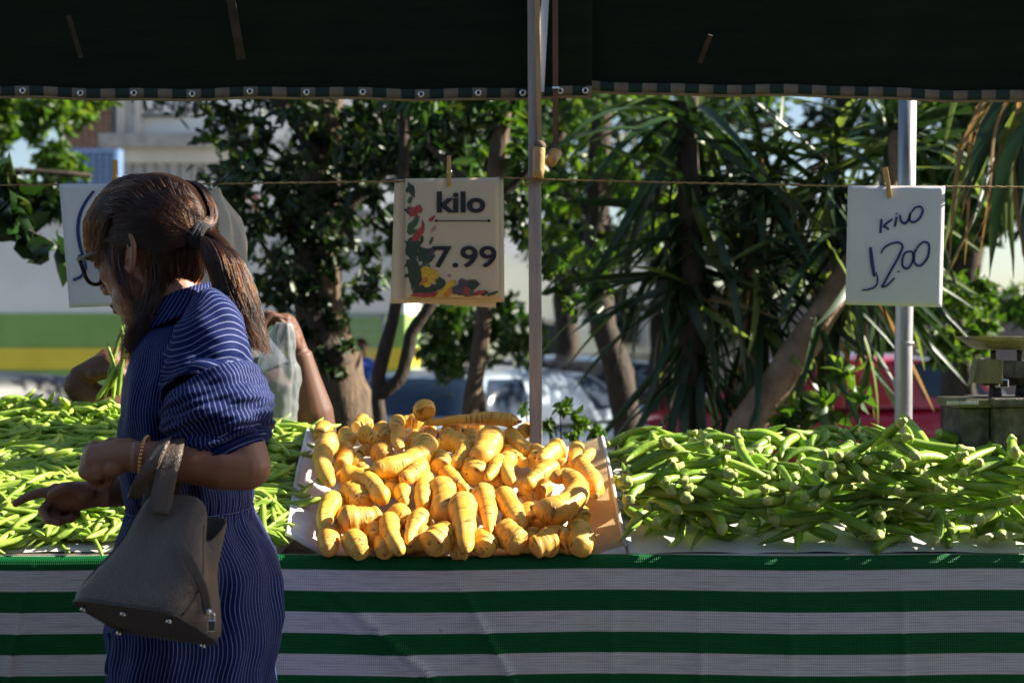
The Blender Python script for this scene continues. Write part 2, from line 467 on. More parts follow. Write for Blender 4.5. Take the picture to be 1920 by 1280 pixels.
# grey block and white wall in the middle, behind the cars
YG = 28.0
gb = thing('grey_block', 'pale grey low block with dark doorways behind the silver car', 'building', (PX(850, YG), YG, -.02))
MB().box(((PX(470, YG) + PX(1330, YG)) / 2, YG + 3, PZ(480, YG) / 2), (PX(1330, YG) - PX(470, YG), 6, PZ(480, YG) + .04)).build('wall', MT['whitepaint'], gb, smooth=False)
MB().box(((PX(470, YG) + PX(1330, YG)) / 2, YG - .02, PZ(690, YG) / 2 + .2), (PX(1330, YG) - PX(470, YG), .06, 1.1)).build('plinth', MT['concrete'], gb, smooth=False)
facade_windows(gb, YG, [(650, 716, 590, 700), (1010, 1070, 600, 720), (1150, 1200, 560, 650)], MT['darkpane'], MT['concrete'])
gd = thing('dark_house', 'dark shaded house wall behind the red car and weighing scale', 'building', (PX(1700, 26), 26, -.02))
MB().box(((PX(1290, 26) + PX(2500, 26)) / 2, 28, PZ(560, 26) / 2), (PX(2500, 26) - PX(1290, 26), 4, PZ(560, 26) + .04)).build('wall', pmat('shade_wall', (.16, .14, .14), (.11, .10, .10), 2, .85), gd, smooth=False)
facade_windows(gd, 26, [(1480, 1560, 620, 720), (1760, 1830, 610, 720)], MT['darkpane'], MT['concrete'])
# steel mesh fence in front of the grey block
fc = thing('mesh_fence', 'grey steel mesh fence beyond the ivy tree', 'fence', (PX(600, 22), 22, -.02))
for px in (455, 520, 585, 650, 720):
    MB().box((PX(px, 22), 22, PZ(592, 22) / 2), (.05, .05, PZ(592, 22) + .04)).build('post', MT['galv'], fc, smooth=False)
MB().bar((PX(450, 22), 22, PZ(592, 22)), (PX(722, 22), 22, PZ(592, 22)), .05, .05).build('rail', MT['galv'], fc, smooth=False)
wm = MB()
for k in range(34):
    x = PX(452 + k * 8, 22)
    wm.bar((x, 22, -.02), (x, 22, PZ(594, 22)), .012, .012)
for k in range(14):
    z = .1 + k * .12
    wm.bar((PX(452, 22), 22.012, z), (PX(722, 22), 22.012, z), .012, .012)
tag(wm.build('wire_mesh', MT['galv'], fc, smooth=False), kind='stuff')

# ------------------------------------------------------------------ stall: table, cloth, boards
TY0, TY1 = 2.60, 3.16
TZ = PZ(1043, TY0)
tb = thing('stall_table', 'long wooden market table carrying the vegetables under the striped cloth', 'table', (0, (TY0 + TY1) / 2, 0))
for i in range(5):
    w_ = (TY1 - TY0 - .02) / 5
    MB().box((0, TY0 + .02 + w_ * (i + .5), TZ - .022), (3.1, w_ - .004, .03)).build('plank', MT['wood'], tb, smooth=False)
MB().box((0, TY0 + .012, TZ - .012), (3.1, .016, .024)).build('front_rail', pmat('pale_edge', (.66, .56, .44), (.55, .45, .34), 12, .8, .3, 60), tb, smooth=False)
for x in (-1.4, 0.0, 1.4):
    for y in (TY0 + .06, TY1 - .05):
        MB().box((x, y, (TZ - .04) / 2), (.05, .05, TZ - .04)).build('leg', MT['wood'], tb, smooth=False)
def stripe_cloth_mat():
    m, nt, b = nodes('striped_tarpaulin')
    tc = nd(nt, 'ShaderNodeTexCoord'); sp = nd(nt, 'ShaderNodeSeparateXYZ'); lk(nt, tc, 'UV', sp, 0)
    a = nd(nt, 'ShaderNodeMath', operation='SUBTRACT'); a.inputs[1].default_value = .030; lk(nt, sp, 1, a, 0)
    d = nd(nt, 'ShaderNodeMath', operation='DIVIDE'); d.inputs[1].default_value = .0758; lk(nt, a, 0, d, 0)
    fr = nd(nt, 'ShaderNodeMath', operation='FRACT'); lk(nt, d, 0, fr, 0)
    st = ramp(nt, [(0, (1, 1, 1)), (.49, (1, 1, 1)), (.505, (0, 0, 0)), (.985, (0, 0, 0)), (1, (1, 1, 1))]); lk(nt, fr, 0, st, 0)
    # dirt on the white, streaks across the weave
    mp = nd(nt, 'ShaderNodeMapping'); mp.inputs['Scale'].default_value = (3, 30, 1); lk(nt, tc, 'UV', mp, 0)
    n1 = nd(nt, 'ShaderNodeTexNoise'); n1.inputs['Scale'].default_value = 6; n1.inputs['Detail'].default_value = 6; lk(nt, mp, 0, n1, 'Vector')
    wh = ramp(nt, [(.3, (.60, .55, .52)), (.55, (.77, .72, .69)), (.75, (.70, .65, .61))]); lk(nt, n1, 'Fac', wh, 0)
    n3 = nd(nt, 'ShaderNodeTexNoise'); n3.inputs['Scale'].default_value = 55; n3.inputs['Detail'].default_value = 3; lk(nt, tc, 'UV', n3, 'Vector')
    sp_ = ramp(nt, [(.70, (1, 1, 1)), (.76, (.62, .52, .42))]); lk(nt, n3, 'Fac', sp_, 0)
    wh2 = nd(nt, 'ShaderNodeMix', data_type='RGBA', blend_type='MULTIPLY'); wh2.inputs[0].default_value = .8; lk(nt, wh, 0, wh2, 6); lk(nt, sp_, 0, wh2, 7)
    gr = ramp(nt, [(.3, (.0006, .095, .020)), (.7, (.001, .13, .028))]); lk(nt, n1, 'Fac', gr, 0)
    mx = nd(nt, 'ShaderNodeMix', data_type='RGBA'); lk(nt, st, 0, mx, 0); lk(nt, gr, 0, mx, 6); lk(nt, wh2, 2, mx, 7)
    # ribbed weave
    w1 = nd(nt, 'ShaderNodeTexWave', bands_direction='X'); w1.inputs['Scale'].default_value = 85; lk(nt, tc, 'UV', w1, 'Vector')
    w2 = nd(nt, 'ShaderNodeTexWave', bands_direction='Y'); w2.inputs['Scale'].default_value = 60; lk(nt, tc, 'UV', w2, 'Vector')
    ad = nd(nt, 'ShaderNodeMath', operation='ADD'); lk(nt, w1, 'Fac', ad, 0); lk(nt, w2, 'Fac', ad, 1)
    wv = nd(nt, 'ShaderNodeMapRange'); wv.inputs['From Max'].default_value = 2; wv.inputs['To Min'].default_value = .8; wv.inputs['To Max'].default_value = 1.05; lk(nt, ad, 0, wv, 0)
    mu = nd(nt, 'ShaderNodeMix', data_type='RGBA', blend_type='MULTIPLY'); mu.inputs[0].default_value = 1; lk(nt, mx, 2, mu, 6); lk(nt, wv, 0, mu, 7)
    lk(nt, mu, 2, b, 'Base Color')
    b.inputs['Roughness'].default_value = .6; b.inputs['Specular IOR Level'].default_value = .2
    bp = nd(nt, 'ShaderNodeBump'); bp.inputs['Strength'].default_value = .35; bp.inputs['Distance'].default_value = .002
    lk(nt, ad, 0, bp, 'Height'); lk(nt, bp, 0, b, 'Normal')
    return m
CX0, CX1, CD = -1.5, 1.5, .86
creases = [((590, 1075), (860, 1310), 0.0084), ((845, 1065), (975, 1300), 0.0072), ((480, 1040), (640, 1160), 0.0048), ((1150, 1050), (1150, 1290), 0.0029), ((1310, 1050), (1316, 1290), 0.0029), ((1480, 1050), (1484, 1290), 0.0024), ((1690, 1050), (1694, 1290), 0.0024), ((60, 1060), (20, 1290), 0.0048)]
cl = []
for (a, b_, h) in creases:
    A = W(*a, 2.58); B = W(*b_, 2.58); cl.append((A.x, A.z, B.x, B.z, h))
def cloth_pt(u, v):
    x = CX0 + (CX1 - CX0) * u; s = v * (CD + .05) - .012
    if s < 0: y, z = 2.588 - s * .9, TZ + .003 + .002 * math.sin(x * 9)
    else:
        r = .012; t = min(s / (r * 1.57), 1)
        y = 2.588 - r * math.sin(t * 1.57); z = TZ + .003 - r * (1 - math.cos(t * 1.57)) - max(0, s - r * 1.57)
        z += .002 * math.sin(x * 9)
    amp = min(1, max(0, s) / .15)
    y += amp * (.012 * noise.noise(Vector((x * 1.5, s * 1.8, 3))) + .003 * noise.noise(Vector((x * 7, s * 3, 8)))) - amp * .02 * s
    for (ax, az, bx, bz, h) in cl:
        dx, dz = bx - ax, bz - az; L = math.hypot(dx, dz)
        d = ((x - ax) * dz - (z - az) * dx) / L
        if abs(d) < .05:
            y -= amp * h * (math.exp(-(d / .0045) ** 2) + .8 * math.exp(-abs(d) / .018) * (1 if d > 0 else .2))
    return (x, y, z)
tcl = MB().grid(cloth_pt, 420, 110, uvfn=lambda u, v: (u * (CX1 - CX0), v * (CD + .05) - .012), flip=True)
o = tcl.build('table_cloth', stripe_cloth_mat(), loc=(0, 2.58, TZ), solid=.0015)
tag(o, 'green and white striped woven tarpaulin hanging from the front of the stall', 'tablecloth')

# sloping boards that carry the heaps
BY0, BY1, BZ0, BZ1 = 2.612, 3.13, TZ + .004, TZ + .125
def board_z(y): return BZ0 + (BZ1 - BZ0) * min(max((y - BY0) / (BY1 - BY0), 0), 1)
def board_zb(y): return BZ0 + (TZ + .185 - BZ0) * min(max((y - BY0) / (BY1 - BY0), 0), 1)
def display_board(x0, x1, label, bz=None):
    bz = bz or board_z; BZ1 = bz(BY1)
    m = MB()
    n = 12
    def top(u, v):
        x = x0 + (x1 - x0) * u; y = BY0 + (BY1 - BY0) * v
        return (x, y, bz(y) + .003 * noise.noise(Vector((x * 14, y * 14, 1))) + .002)
    m.grid(top, 60, 40)
    m.poly([(x0, BY1, TZ - .004), (x1, BY1, TZ - .004), (x1, BY1, BZ1), (x0, BY1, BZ1)])
    for x in (x0, x1):
        m.poly([(x, BY0, TZ - .004), (x, BY1, TZ - .004), (x, BY1, BZ1), (x, BY0, BZ0)])
    m.poly([(x0, BY0, TZ - .004), (x1, BY0, TZ - .004), (x1, BY0, BZ0), (x0, BY0, BZ0)])
    tag(m.build('display_board', MT['liner'], smooth=False, loc=((x0 + x1) / 2, (BY0 + BY1) / 2, TZ)), label, 'display board', 'sloping boards under the heaps')
display_board(-1.5, -.435, 'white papered sloping board under the heap of green beans', board_zb)
display_board(.215, 1.5, 'white papered sloping board under the heap of okra')

# ------------------------------------------------------------------ awning
AY, AYT, AZT = 3.10, 3.07, 2.45
def awning_top(x): return AZT + .65 * min(1, max(0, (x - 9.0) / .1))
def hem_mat():
    m, nt, b = nodes('checked_hem')
    tc = nd(nt, 'ShaderNodeTexCoord'); sp = nd(nt, 'ShaderNodeSeparateXYZ'); lk(nt, tc, 'UV', sp, 0)
    d = nd(nt, 'ShaderNodeMath', operation='DIVIDE'); d.inputs[1].default_value = .0622; lk(nt, sp, 0, d, 0)
    fr = nd(nt, 'ShaderNodeMath', operation='FRACT'); lk(nt, d, 0, fr, 0)
    st = ramp(nt, [(0, (.24, .18, .12)), (.48, (.20, .15, .10)), (.52, (.004, .026, .015)), (1, (.004, .026, .015))]); lk(nt, fr, 0, st, 0)
    nz = nd(nt, 'ShaderNodeTexNoise'); nz.inputs['Scale'].default_value = 60; lk(nt, tc, 'Object', nz, 'Vector')
    mx = nd(nt, 'ShaderNodeMix', data_type='RGBA', blend_type='MULTIPLY'); mx.inputs[0].default_value = .5; lk(nt, st, 0, mx, 6); lk(nt, nz, 'Fac', mx, 7)
    lk(nt, mx, 2, b, 'Base Color'); b.inputs['Roughness'].default_value = .8
    return m
HEM = hem_mat()
TARP = pmat('dark_green_tarp', (.008, .013, .008), (.014, .018, .010), 5, .9, .4, 30, stretch=(1, 1, 6), spec=.08)
def awning(px0, px1, edge, Y, label, grommets):
    """edge: [(px, py)] of the lower hem at distance Y"""
    xs = [e[0] for e in edge]; ys = [e[1] for e in edge]
    def low(px): return PZ(float(np.interp(px, xs, ys)) + 2.2 * math.sin(px * .0115 + Y * 40) + 1.2 * math.sin(px * .031 + Y * 9), Y)
    root = thing('awning', label, 'awning', (PX((px0 + px1) / 2, Y), Y, low((px0 + px1) / 2)))
    def fn(u, v):
        px = px0 + (px1 - px0) * u; z0 = low(px)
        z = z0 + (awning_top(PX(px, Y)) - z0) * v
        y = Y + (AYT - AY) * v + .012 * math.sin(px * .011) * math.sin(v * 3.1) + .004 * noise.noise(Vector((px * .01, v * 6, Y)))
        return (PX(px, Y), y, z)
    MB().grid(fn, 120, 20).build('tarp', TARP, root, solid=.001)
    hh = .0225
    def hf(u, v):
        px = px0 + (px1 - px0) * u
        return (PX(px, Y), Y - .004 - .002 * v, low(px) - .003 + hh * v)
    MB().grid(hf, 120, 1, uvfn=lambda u, v: (PX(px0 + (px1 - px0) * u, Y) + 5, v)).build('hem', HEM, root, solid=.002)
    MB().tube([(PX(px0 + (px1 - px0) * k / 60, Y), Y - .004, low(px0 + (px1 - px0) * k / 60) - .004) for k in range(61)], .003, 6).build('hem_cord', MT['rope'], root)
    for px in grommets:
        c = Vector((PX(px, Y), Y - .009, low(px) + .009))
        MB().tube([c + Vector((math.cos(a) * .0055, 0, math.sin(a) * .0055)) for a in [k * math.pi / 6 for k in range(13)]], .0022, 6, cap=False).build('grommet', MT['steel'], root)
    return root
a1 = awning(-420, 1110, [(-420, 180), (0, 182), (560, 183), (1110, 182)], AY, 'dark tarpaulin awning with a checked hem over the left of the stall', [45, 153, 253, 362, 470, 576, 681, 790, 897, 980, 1050, 1097])
a2 = awning(390, 2500, [(390, 145), (700, 156), (1100, 169), (1500, 179), (1920, 187), (2500, 192)], AY + .035, 'dark tarpaulin awning with a checked hem over the right of the stall', [392])
STRAP = pmat('old_strap', (.055, .034, .017), (.02, .012, .007), 40, .9)
MB().bar(W(426, -40, 3.0), W(452, 112, 3.06), .018, .006, up=(0, -1, 0)).build('strap', STRAP, a1, smooth=False)
MB().bar(W(128, 30, 3.02), W(152, 108, 3.06), .009, .004, up=(0, -1, 0)).build('strap', STRAP, a1, smooth=False)
MB().bar(W(1332, 66, 3.04), W(1312, 118, 3.08), .010, .004, up=(0, -1, 0)).build('strap', STRAP, a2, smooth=False)
ob = MB().bar((-1.7, AYT - .03, AZT + .01), (1.8, AYT - .03, AZT + .01), .05, .05).build('awning_beam', MT['woodwarm'], loc=(0, AYT, AZT), smooth=False)
tag(ob, 'wooden beam that holds the top of the dark awnings', 'beam')

# added cloths out of view that block light from the right and overhead
nv_ = thing('added_shade_valance', 'dark hanging valance added beyond the right edge to shade the handbag', 'valance', (1.78, 2.32, 2.15))  # added to keep the sun off the bag and skirt
MB().grid(lambda u, v: (1.78 + .015 * math.sin(u * 14), 2.02 + .56 * u, 2.16 + .50 * v), 24, 6).build('cloth', TARP, nv_, solid=.002)
MB().bar((1.78, 1.98, 2.67), (1.78, 2.62, 2.67), .03, .03).build('rail', MT['wood'], nv_, smooth=False)
MB().box((1.78, 2.0, 1.34), (.03, .03, 2.68)).build('pole', MT['wood'], nv_, smooth=False)
oa = thing('added_aisle_roof', 'wide unseen tarpaulin roof added over the aisle to block skylight', 'awning', (0, -1.2, 2.5))  # unseen roof added to cut skylight on surfaces facing the camera
MB().grid(lambda u, v: (-12 + 24 * u, -4.2 + 3.5 * v, 2.95 - .40 * v + .04 * math.sin(u * 20)), 40, 8).build('tarp', TARP, oa, solid=.002)
MB().grid(lambda u, v: (-12 + 24 * u, -4.2 + .05 * math.sin(u * 40), 2.95 * v), 40, 4).build('back_cloth', TARP, oa, solid=.002)
for x in (-11.9, -6, 6, 11.9):
    for y in (-4.1, -.75):
        MB().box((x, y, 1.27 if y > -2 else 1.46), (.05, .05, 2.54 if y > -2 else 2.92)).build('pole', MT['wood'], oa, smooth=False)
# ------------------------------------------------------------------ post with hanging handles
PY = 3.03
pr = thing('wooden_post', 'weathered square wooden post rising behind the root tray', 'post', (PX(1005, PY), PY, 0))
p0, p1 = PX(1005, PY), PX(1000, PY)
m = MB(); k_ = .0135
N = 40
for i in range(N + 1):
    z = 0.02 + i / N * (AZT - .02); x = p0 + (p1 - p0) * (z - 1.2) / 1.2
    for (sx, sy) in ((-1, -1), (1, -1), (1, 1), (-1, 1)):
        j = .0008 * noise.noise(Vector((z * 8, sx, sy)))
        m.v.append(Vector((x + sx * (k_ + j), PY + sy * (k_ + j), z)))
for i in range(N):
    for q in range(4):
        m.face((i * 4 + q, i * 4 + (q + 1) % 4, i * 4 + 4 + (q + 1) % 4, i * 4 + 4 + q))
m.face((3, 2, 1, 0)); m.face((N * 4, N * 4 + 1, N * 4 + 2, N * 4 + 3))
m.build('shaft', MT['wood'], pr, smooth=False, bevel=.0015)
MB().bar(W(1006, -30, PY - .018), W(1012, 268, PY - .018), .010, .006, up=(0, -1, 0)).build('batten', MT['bamboo'], pr, smooth=False)
MB().bar(W(1024, -30, PY + .012), W(1013, 172, PY + .012), .016, .010, up=(0, -1, 0)).build('side_strip', MT['galv'], pr, smooth=False)
hd = thing('hanging_handle', 'light bamboo handle hung against the wooden post', 'handle', W(1010, 300, PY - .03), 'handles hanging by the post')
MB().tube([W(1008, 334, PY - .032), W(1010, 318, PY - .032), W(1011, 280, PY - .032), W(1012, 272, PY - .032)], [.0122, .0128, .0130, .0125], 14).build('grip', MT['bamboo'], hd)
MB().ball(W(1012, 274, PY - .032), (.0135, .0135, .012)).build('end_knob', MT['bamboodark'], hd)
h2 = thing('hanging_handle', 'short tilted bamboo handle on a dark strap right of the post', 'handle', W(1040, 295, PY - .01), 'handles hanging by the post')
MB().tube([W(1033, 306, PY - .02), W(1037, 298, PY - .01), W(1042, 286, PY)], [.0105, .0125, .0135], 14).build('grip', MT['bamboo'], h2)
MB().ball(W(1042, 286, PY + .003), .0138).build('end_knob', MT['bamboodark'], h2)
MB().bar(W(1041, -40, PY), W(1042, 278, PY), .0115, .004, up=(0, -1, 0)).build('strap', pmat('brown_strap', (.12, .06, .025), (.08, .04, .018), 20, .7), h2, smooth=False)
MB().box(W(1042, 165, PY - .003), (.0145, .008, .004)).build('strap_clip', MT['steel'], h2, smooth=False)

# ------------------------------------------------------------------ rope, pegs, price sheets
RY = 3.0
def rope_y(px): return float(np.interp(px, [-300, 0, 380, 740, 950, 1003, 1300, 1590, 1920, 2300], [350, 347, 345, 340, 333, 336, 343, 349, 351, 348]))
pts = []
for k in range(400):
    px = -300 + k * 2600 / 399
    w = W(px, rope_y(px), RY + (.0 if px < 960 or px > 1040 else 0))
    w.z += .0006 * math.sin(k * 2.1); w.y += .0006 * math.cos(k * 2.1)
    pts.append(w)
o = MB().tube(pts, [.0021 + .0005 * math.sin(k * 1.7) for k in range(400)], 6).build('rope', MT['rope'], loc=W(960, 338, RY))
tag(o, 'thin brown rope strung across the stall holding the price sheets', 'rope')
o = MB().tube([W(984, 341, 3.0), W(992, 336, 3.008), W(1010, 332, 3.012), W(1022, 336, 3.006)], .0028, 6).tube([W(984, 346, 3.0), W(1000, 341, 3.004), W(1022, 338, 3.005)], .0028, 6).build('rope_knot', MT['rope'], loc=W(1003, 338, RY))
tag(o, 'brown rope wrapping knotted round the wooden post', 'rope')
def peg(px, py, tilt, label):
    root = thing('clothes_peg', label, 'clothes peg', W(px, py, RY - .012), 'pegs on the rope')
    c = W(px, py, RY)
    rot = Matrix.Rotation(R(tilt), 3, 'Y')
    for dy in (-.007, .004):
        m = MB().box(c + rot @ Vector((0, dy, .012)), (.009, .005, .042), rot, taper=.9)
        m.box(c + rot @ Vector((0, dy, -.02)), (.0085, .005, .022), rot)
        m.build('prong', MT['peg'], root, smooth=False, bevel=.0008)
    MB().tube([c + rot @ Vector((-.0055, -.0015, .0)), c + rot @ Vector((.0055, -.0015, .0))], .0028, 8).build('spring', MT['steel'], root)
peg(842, 322, 0, 'wooden clothes peg holding the printed price sheet')
peg(1663, 344, -8, 'wooden clothes peg holding the handwritten white price sheet')
peg(216, 330, 0, 'wooden clothes peg above the sheet hidden by the woman')
def sheet(m, c4, Y, bulge=.006, nu=20, nv=24, twist=0, seed=0, crum=.0016):
    """c4 corners in px: tl, tr, br, bl"""
    P = [W(*c, Y) for c in c4]
    def fn(u, v):
        a = P[0].lerp(P[1], u); b = P[3].lerp(P[2], u)
        p = a.lerp(b, v)
        p.y += bulge * math.sin(v * 2.6) * math.cos((u - .5) * 2) + crum * noise.noise(Vector((u * 3, v * 3, seed))) + twist * (u - .5) * v
        return p
    m.grid(fn, nu, nv, uvfn=lambda u, v: (u, 1 - v), flip=True)
    return fn
# printed sheet: 'kilo 7.99'
k1 = thing('price_sheet', 'printed price sheet with vegetables reading kilo 7.99', 'price sheet', W(842, 450, RY))
PL = glassmat('plastic_sleeve', (.62, .50, .30), .25, .45)
YEL = leafmat('glow_tinted_paper', [(.66, .58, .42), (.70, .61, .45)], .30, .7)  # yellow glow of light from behind is put into the paper colour
for i, (c4, dy) in enumerate([(((746, 337), (938, 334), (930, 577), (748, 566)), .006), (((740, 337), (944, 332), (946, 566), (732, 569)), .002)]):
    m = MB(); sheet(m, c4, RY + dy, .004, seed=i); m.build('plastic_sleeve', YEL, k1, solid=.0005)
m = MB(); fn1 = sheet(m, ((760, 335), (936, 333), (936, 558), (761, 558)), RY - .006, .0, seed=9, crum=.0008)
m.build('printed_page', YEL, k1, solid=.0004)
def on_sheet(fn, px, py, c=(760, 936, 334, 558), lift=.0012):
    p = fn((px - c[0]) / (c[1] - c[0]), (py - c[2]) / (c[3] - c[2])); q = p.copy(); q.y -= lift
    return q
def fit_text(txt, px0, px1, py_base, py_top, ref, mat, parent, bold):
    Y = RY - .0085
    x0, x1, z0, z1 = PX(px0, Y), PX(px1, Y), PZ(py_base, Y), PZ(py_top, Y)
    n = text_part(txt, .05, (x0, Y, z0), mat, parent, 'lettering', bold=bold)
    vs = np.array([v.co[:] for v in n.data.vertices])
    w = vs[:, 0].max() - vs[:, 0].min(); h = vs[:, 1].max() - max(vs[:, 1].min(), 0 if ref else -9)
    sx, sy = (x1 - x0) / w, (z1 - z0) / h
    n.scale = (sx, sy, 1)
    n.location = Vector((x0 - vs[:, 0].min() * sx, Y, z0)) - wloc(parent)
    return n
fit_text('kilo', 819, 910, 397, 359, True, MT['ink'], k1, .0016)
fit_text('7.99', 813, 931, 500, 461, True, MT['ink'], k1, .0009)
m = MB()
for (x0, x1) in ((818, 917),):
    m.bar(W(x0, 414, RY - .0085), W(x1, 414, RY - .0085), .0022, .0006, up=(0, 1, 0))
    for x in (x0, x1):
        m.tube([W(x, 414, RY - .0082), W(x, 414, RY - .0088)], .0032, 12)
m.build('rule_line', MT['ink'], k1, smooth=False)
# flat print of vegetables along the left and bottom edges
VP = [pmat('print_%s' % n, c, tuple(k * .6 for k in c), 160, .7) for n, c in (('red', (.45, .06, .05)), ('green', (.07, .12, .05)), ('darkgreen', (.04, .06, .035)), ('yellow', (.75, .48, .03)), ('orange', (.65, .25, .03)), ('purple', (.10, .07, .09)), ('pale', (.50, .30, .24)))]
m = MB(); rs = random.Random(3)
def blob(px, py, ra, rb, rot, mi, k=[0]):
    k[0] += 1
    c = on_sheet(fn1, px, py, lift=.0009 + k[0] * .000012); s = RY / FPX
    pts = []
    for j in range(14):
        a = j * math.tau / 14; q = 1 + .22 * rs.uniform(-1, 1)
        x, z = math.cos(a) * ra * q, math.sin(a) * rb * q
        pts.append(c + Vector(((x * math.cos(rot) - z * math.sin(rot)) * s, 0, (x * math.sin(rot) + z * math.cos(rot)) * s)))
    m.poly(pts[::-1], mi)
for _ in range(46):
    py = rs.uniform(350, 550); px = 764 + abs(rs.gauss(0, 16)) * (1 if py < 440 else 1.3)
    blob(min(px, 812), py, rs.uniform(4, 11), rs.uniform(2, 5), rs.uniform(0, 3.1), rs.choice([1, 2, 2, 1, 0, 6, 4]) if py < 440 else rs.choice([2, 2, 1, 2]))
for (px, py, a, b_, r_, mi) in ((772, 356, 6, 14, .3, 2), (775, 398, 10, 9, 0, 0), (785, 392, 8, 8, 0, 0), (775, 420, 18, 7, .9, 1), (786, 436, 20, 6, 1.0, 0), (772, 466, 12, 22, 0, 2), (795, 478, 13, 16, .3, 2), (810, 470, 9, 6, .8, 5), (775, 512, 12, 30, .2, 2), (800, 519, 18, 17, .1, 3), (812, 516, 10, 12, 0, 3), (790, 527, 12, 7, .4, 4), (800, 542, 26, 8, .05, 2), (825, 530, 9, 12, 0, 2), (836, 541, 24, 6, .75, 3), (842, 548, 14, 6, .6, 4), (868, 531, 10, 8, 0, 5), (858, 543, 12, 10, 0, 5), (886, 533, 12, 11, 0, 2), (875, 548, 14, 8, 0, 1), (874, 545, 7, 8, 0, 0), (895, 550, 16, 4, .25, 0), (790, 553, 22, 4, 0, 0), (810, 552, 14, 5, .1, 0), (842, 517, 4, 3, 0, 6), (908, 550, 9, 4, .4, 2), (924, 550, 12, 3, .3, 1), (812, 430, 8, 3, 1, 6), (808, 452, 8, 3, 1.2, 1)):
    blob(px, py, a, b_, r_, mi)
m.build('vegetable_print', VP, k1, smooth=False)
# handwritten sheet: kilo 12.00
def ribbon(m, pts, wpx, Y, mi=0):
    P = spline([W(*p, Y) for p in pts], max(6, len(pts) * 5)) if len(pts) > 2 else [W(*p, Y) for p in pts]
    s = Y / FPX * wpx / 2
    n = len(m.v)
    for i, p in enumerate(P):
        t = (P[min(i + 1, len(P) - 1)] - P[max(i - 1, 0)]).normalized()
        q = Vector((-t.z, 0, t.x)); e = .75 + .25 * math.sin(math.pi * i / (len(P) - 1))
        m.v.append(p + q * s * e); m.v.append(p - q * s * e)
    for i in range(len(P) - 1):
        m.face((n + 2 * i, n + 2 * i + 1, n + 2 * i + 3, n + 2 * i + 2), None, mi)
k2 = thing('price_sheet', 'white sheet with a handwritten blue price of 12.00 in front of the metal pole', 'price sheet', W(1678, 460, RY))
m = MB(); sheet(m, ((1590, 348), (1772, 349), (1766, 576), (1585, 571)), RY - .004, .0, seed=4, crum=.0012); m.build('page', MT['paper'], k2, solid=.0005)
m = MB(); Yk = RY - .0062
# glyph strokes read from a zoom of the sheet (zoom scale 4.41, origin 1560,300)
def z(x, y): return (1560 + x / 4.4125, 300 + y / 4.4138)
for st, wd in (([(410, 488), (400, 605)], 6), ([(500, 488), (430, 550), (425, 560)], 4.5), ([(432, 545), (470, 575)], 6), ([(535, 470), (520, 552)], 6), ([(525, 447), (545, 443)], 3), ([(560, 455), (580, 515), (600, 525), (635, 490), (650, 440)], 5), ([(655, 430), (640, 480), (655, 512), (690, 510), (735, 465), (750, 410), (735, 388), (690, 395), (660, 430)], 4.5),
               ([(318, 722), (332, 850), (350, 965)], 7), ([(365, 930), (378, 990), (360, 1045), (310, 1068), (246, 1077)], 3.5), ([(405, 772), (430, 730), (500, 690), (560, 685), (582, 705), (560, 780), (490, 910), (430, 1020), (412, 1050), (440, 1045), (480, 1015), (518, 975)], 4.5), ([(540, 925), (562, 921)], 3.5),
               ([(665, 755), (610, 765), (582, 830), (590, 885), (620, 898), (655, 865), (672, 800), (665, 755)], 4.5), ([(690, 740), (680, 800), (690, 860), (720, 876), (770, 840), (803, 750), (795, 690), (770, 678), (710, 720), (690, 760)], 4.5)):
    ribbon(m, [z(*p) for p in st], wd, Yk)
m.build('handwriting', MT['blueink'], k2, smooth=False)
k3 = thing('price_sheet', 'white handwritten sheet half hidden behind the head of the woman', 'price sheet', W(180, 460, RY))
m = MB(); sheet(m, ((111, 345), (295, 344), (308, 570), (130, 577)), RY - .004, .0, seed=6, crum=.0012); m.build('page', MT['paper'], k3, solid=.0005)
m = MB()
ribbon(m, [(176, 358), (160, 380), (150, 402), (146, 430), (150, 460), (157, 485), (160, 505), (152, 518), (137, 525)], 7, Yk)
ribbon(m, [(190, 380), (200, 420), (215, 470)], 6, Yk)
m.build('handwriting', MT['blueink'], k3, smooth=False)
# white bag hanging from the rope
hb = thing('cloth_bag', 'cream cloth bag knotted on the rope behind the ponytail', 'bag', W(410, 420, RY + .03))
c0 = W(406, 352, RY)
def bagf(u, v):
    a = u * math.tau; yy = 352 + v * 190
    hw = float(np.interp(v, [0, .08, .3, .55, 1], [7, 10, 34, 45, 44])); cx = float(np.interp(v, [0, .3, 1], [405, 412, 418]))
    fold = 1 + .16 * math.sin(5 * a + 4 * v) * min(1, v * 3) + .06 * math.sin(11 * a)
    p = W(cx + hw * math.cos(a) * fold, yy, RY + .025); p.y += hw * .35 * RY / FPX * math.sin(a) * fold
    return p
MB().grid(bagf, 48, 24, closed=True).build('sack', pmat('cream_cloth', (.62, .55, .43), (.54, .47, .36), 12, .9, .3, 80), hb)
MB().tube([W(400, 350, RY), W(408, 342, RY - .006), W(420, 332, RY - .004), W(430, 322, RY + .004)], [.003, .005, .0025, .001], 8).tube([W(402, 346, RY - .006), W(409, 343, RY + .006)], .005, 8).build('tie_string', MT['black'], hb)

# ------------------------------------------------------------------ metal pole
MY = 3.45
mp_ = thing('metal_pole', 'galvanised steel pole behind the handwritten price sheet', 'pole', (PX(1697, MY), MY, 0))
MB().tube([W(1702, 130, MY), W(1699, 400, MY), W(1694, 650, MY), (PX(1692, MY), MY, 0.0)], .0212, 20).build('shaft', MT['galv'], mp_)
MB().tube([W(1696, 640, MY), W(1696, 646, MY)], .0225, 20).build('collar', MT['galv'], mp_)
MB().box((PX(1692, MY), MY, .006), (.16, .16, .012)).build('base_plate', MT['iron'], mp_, smooth=False)

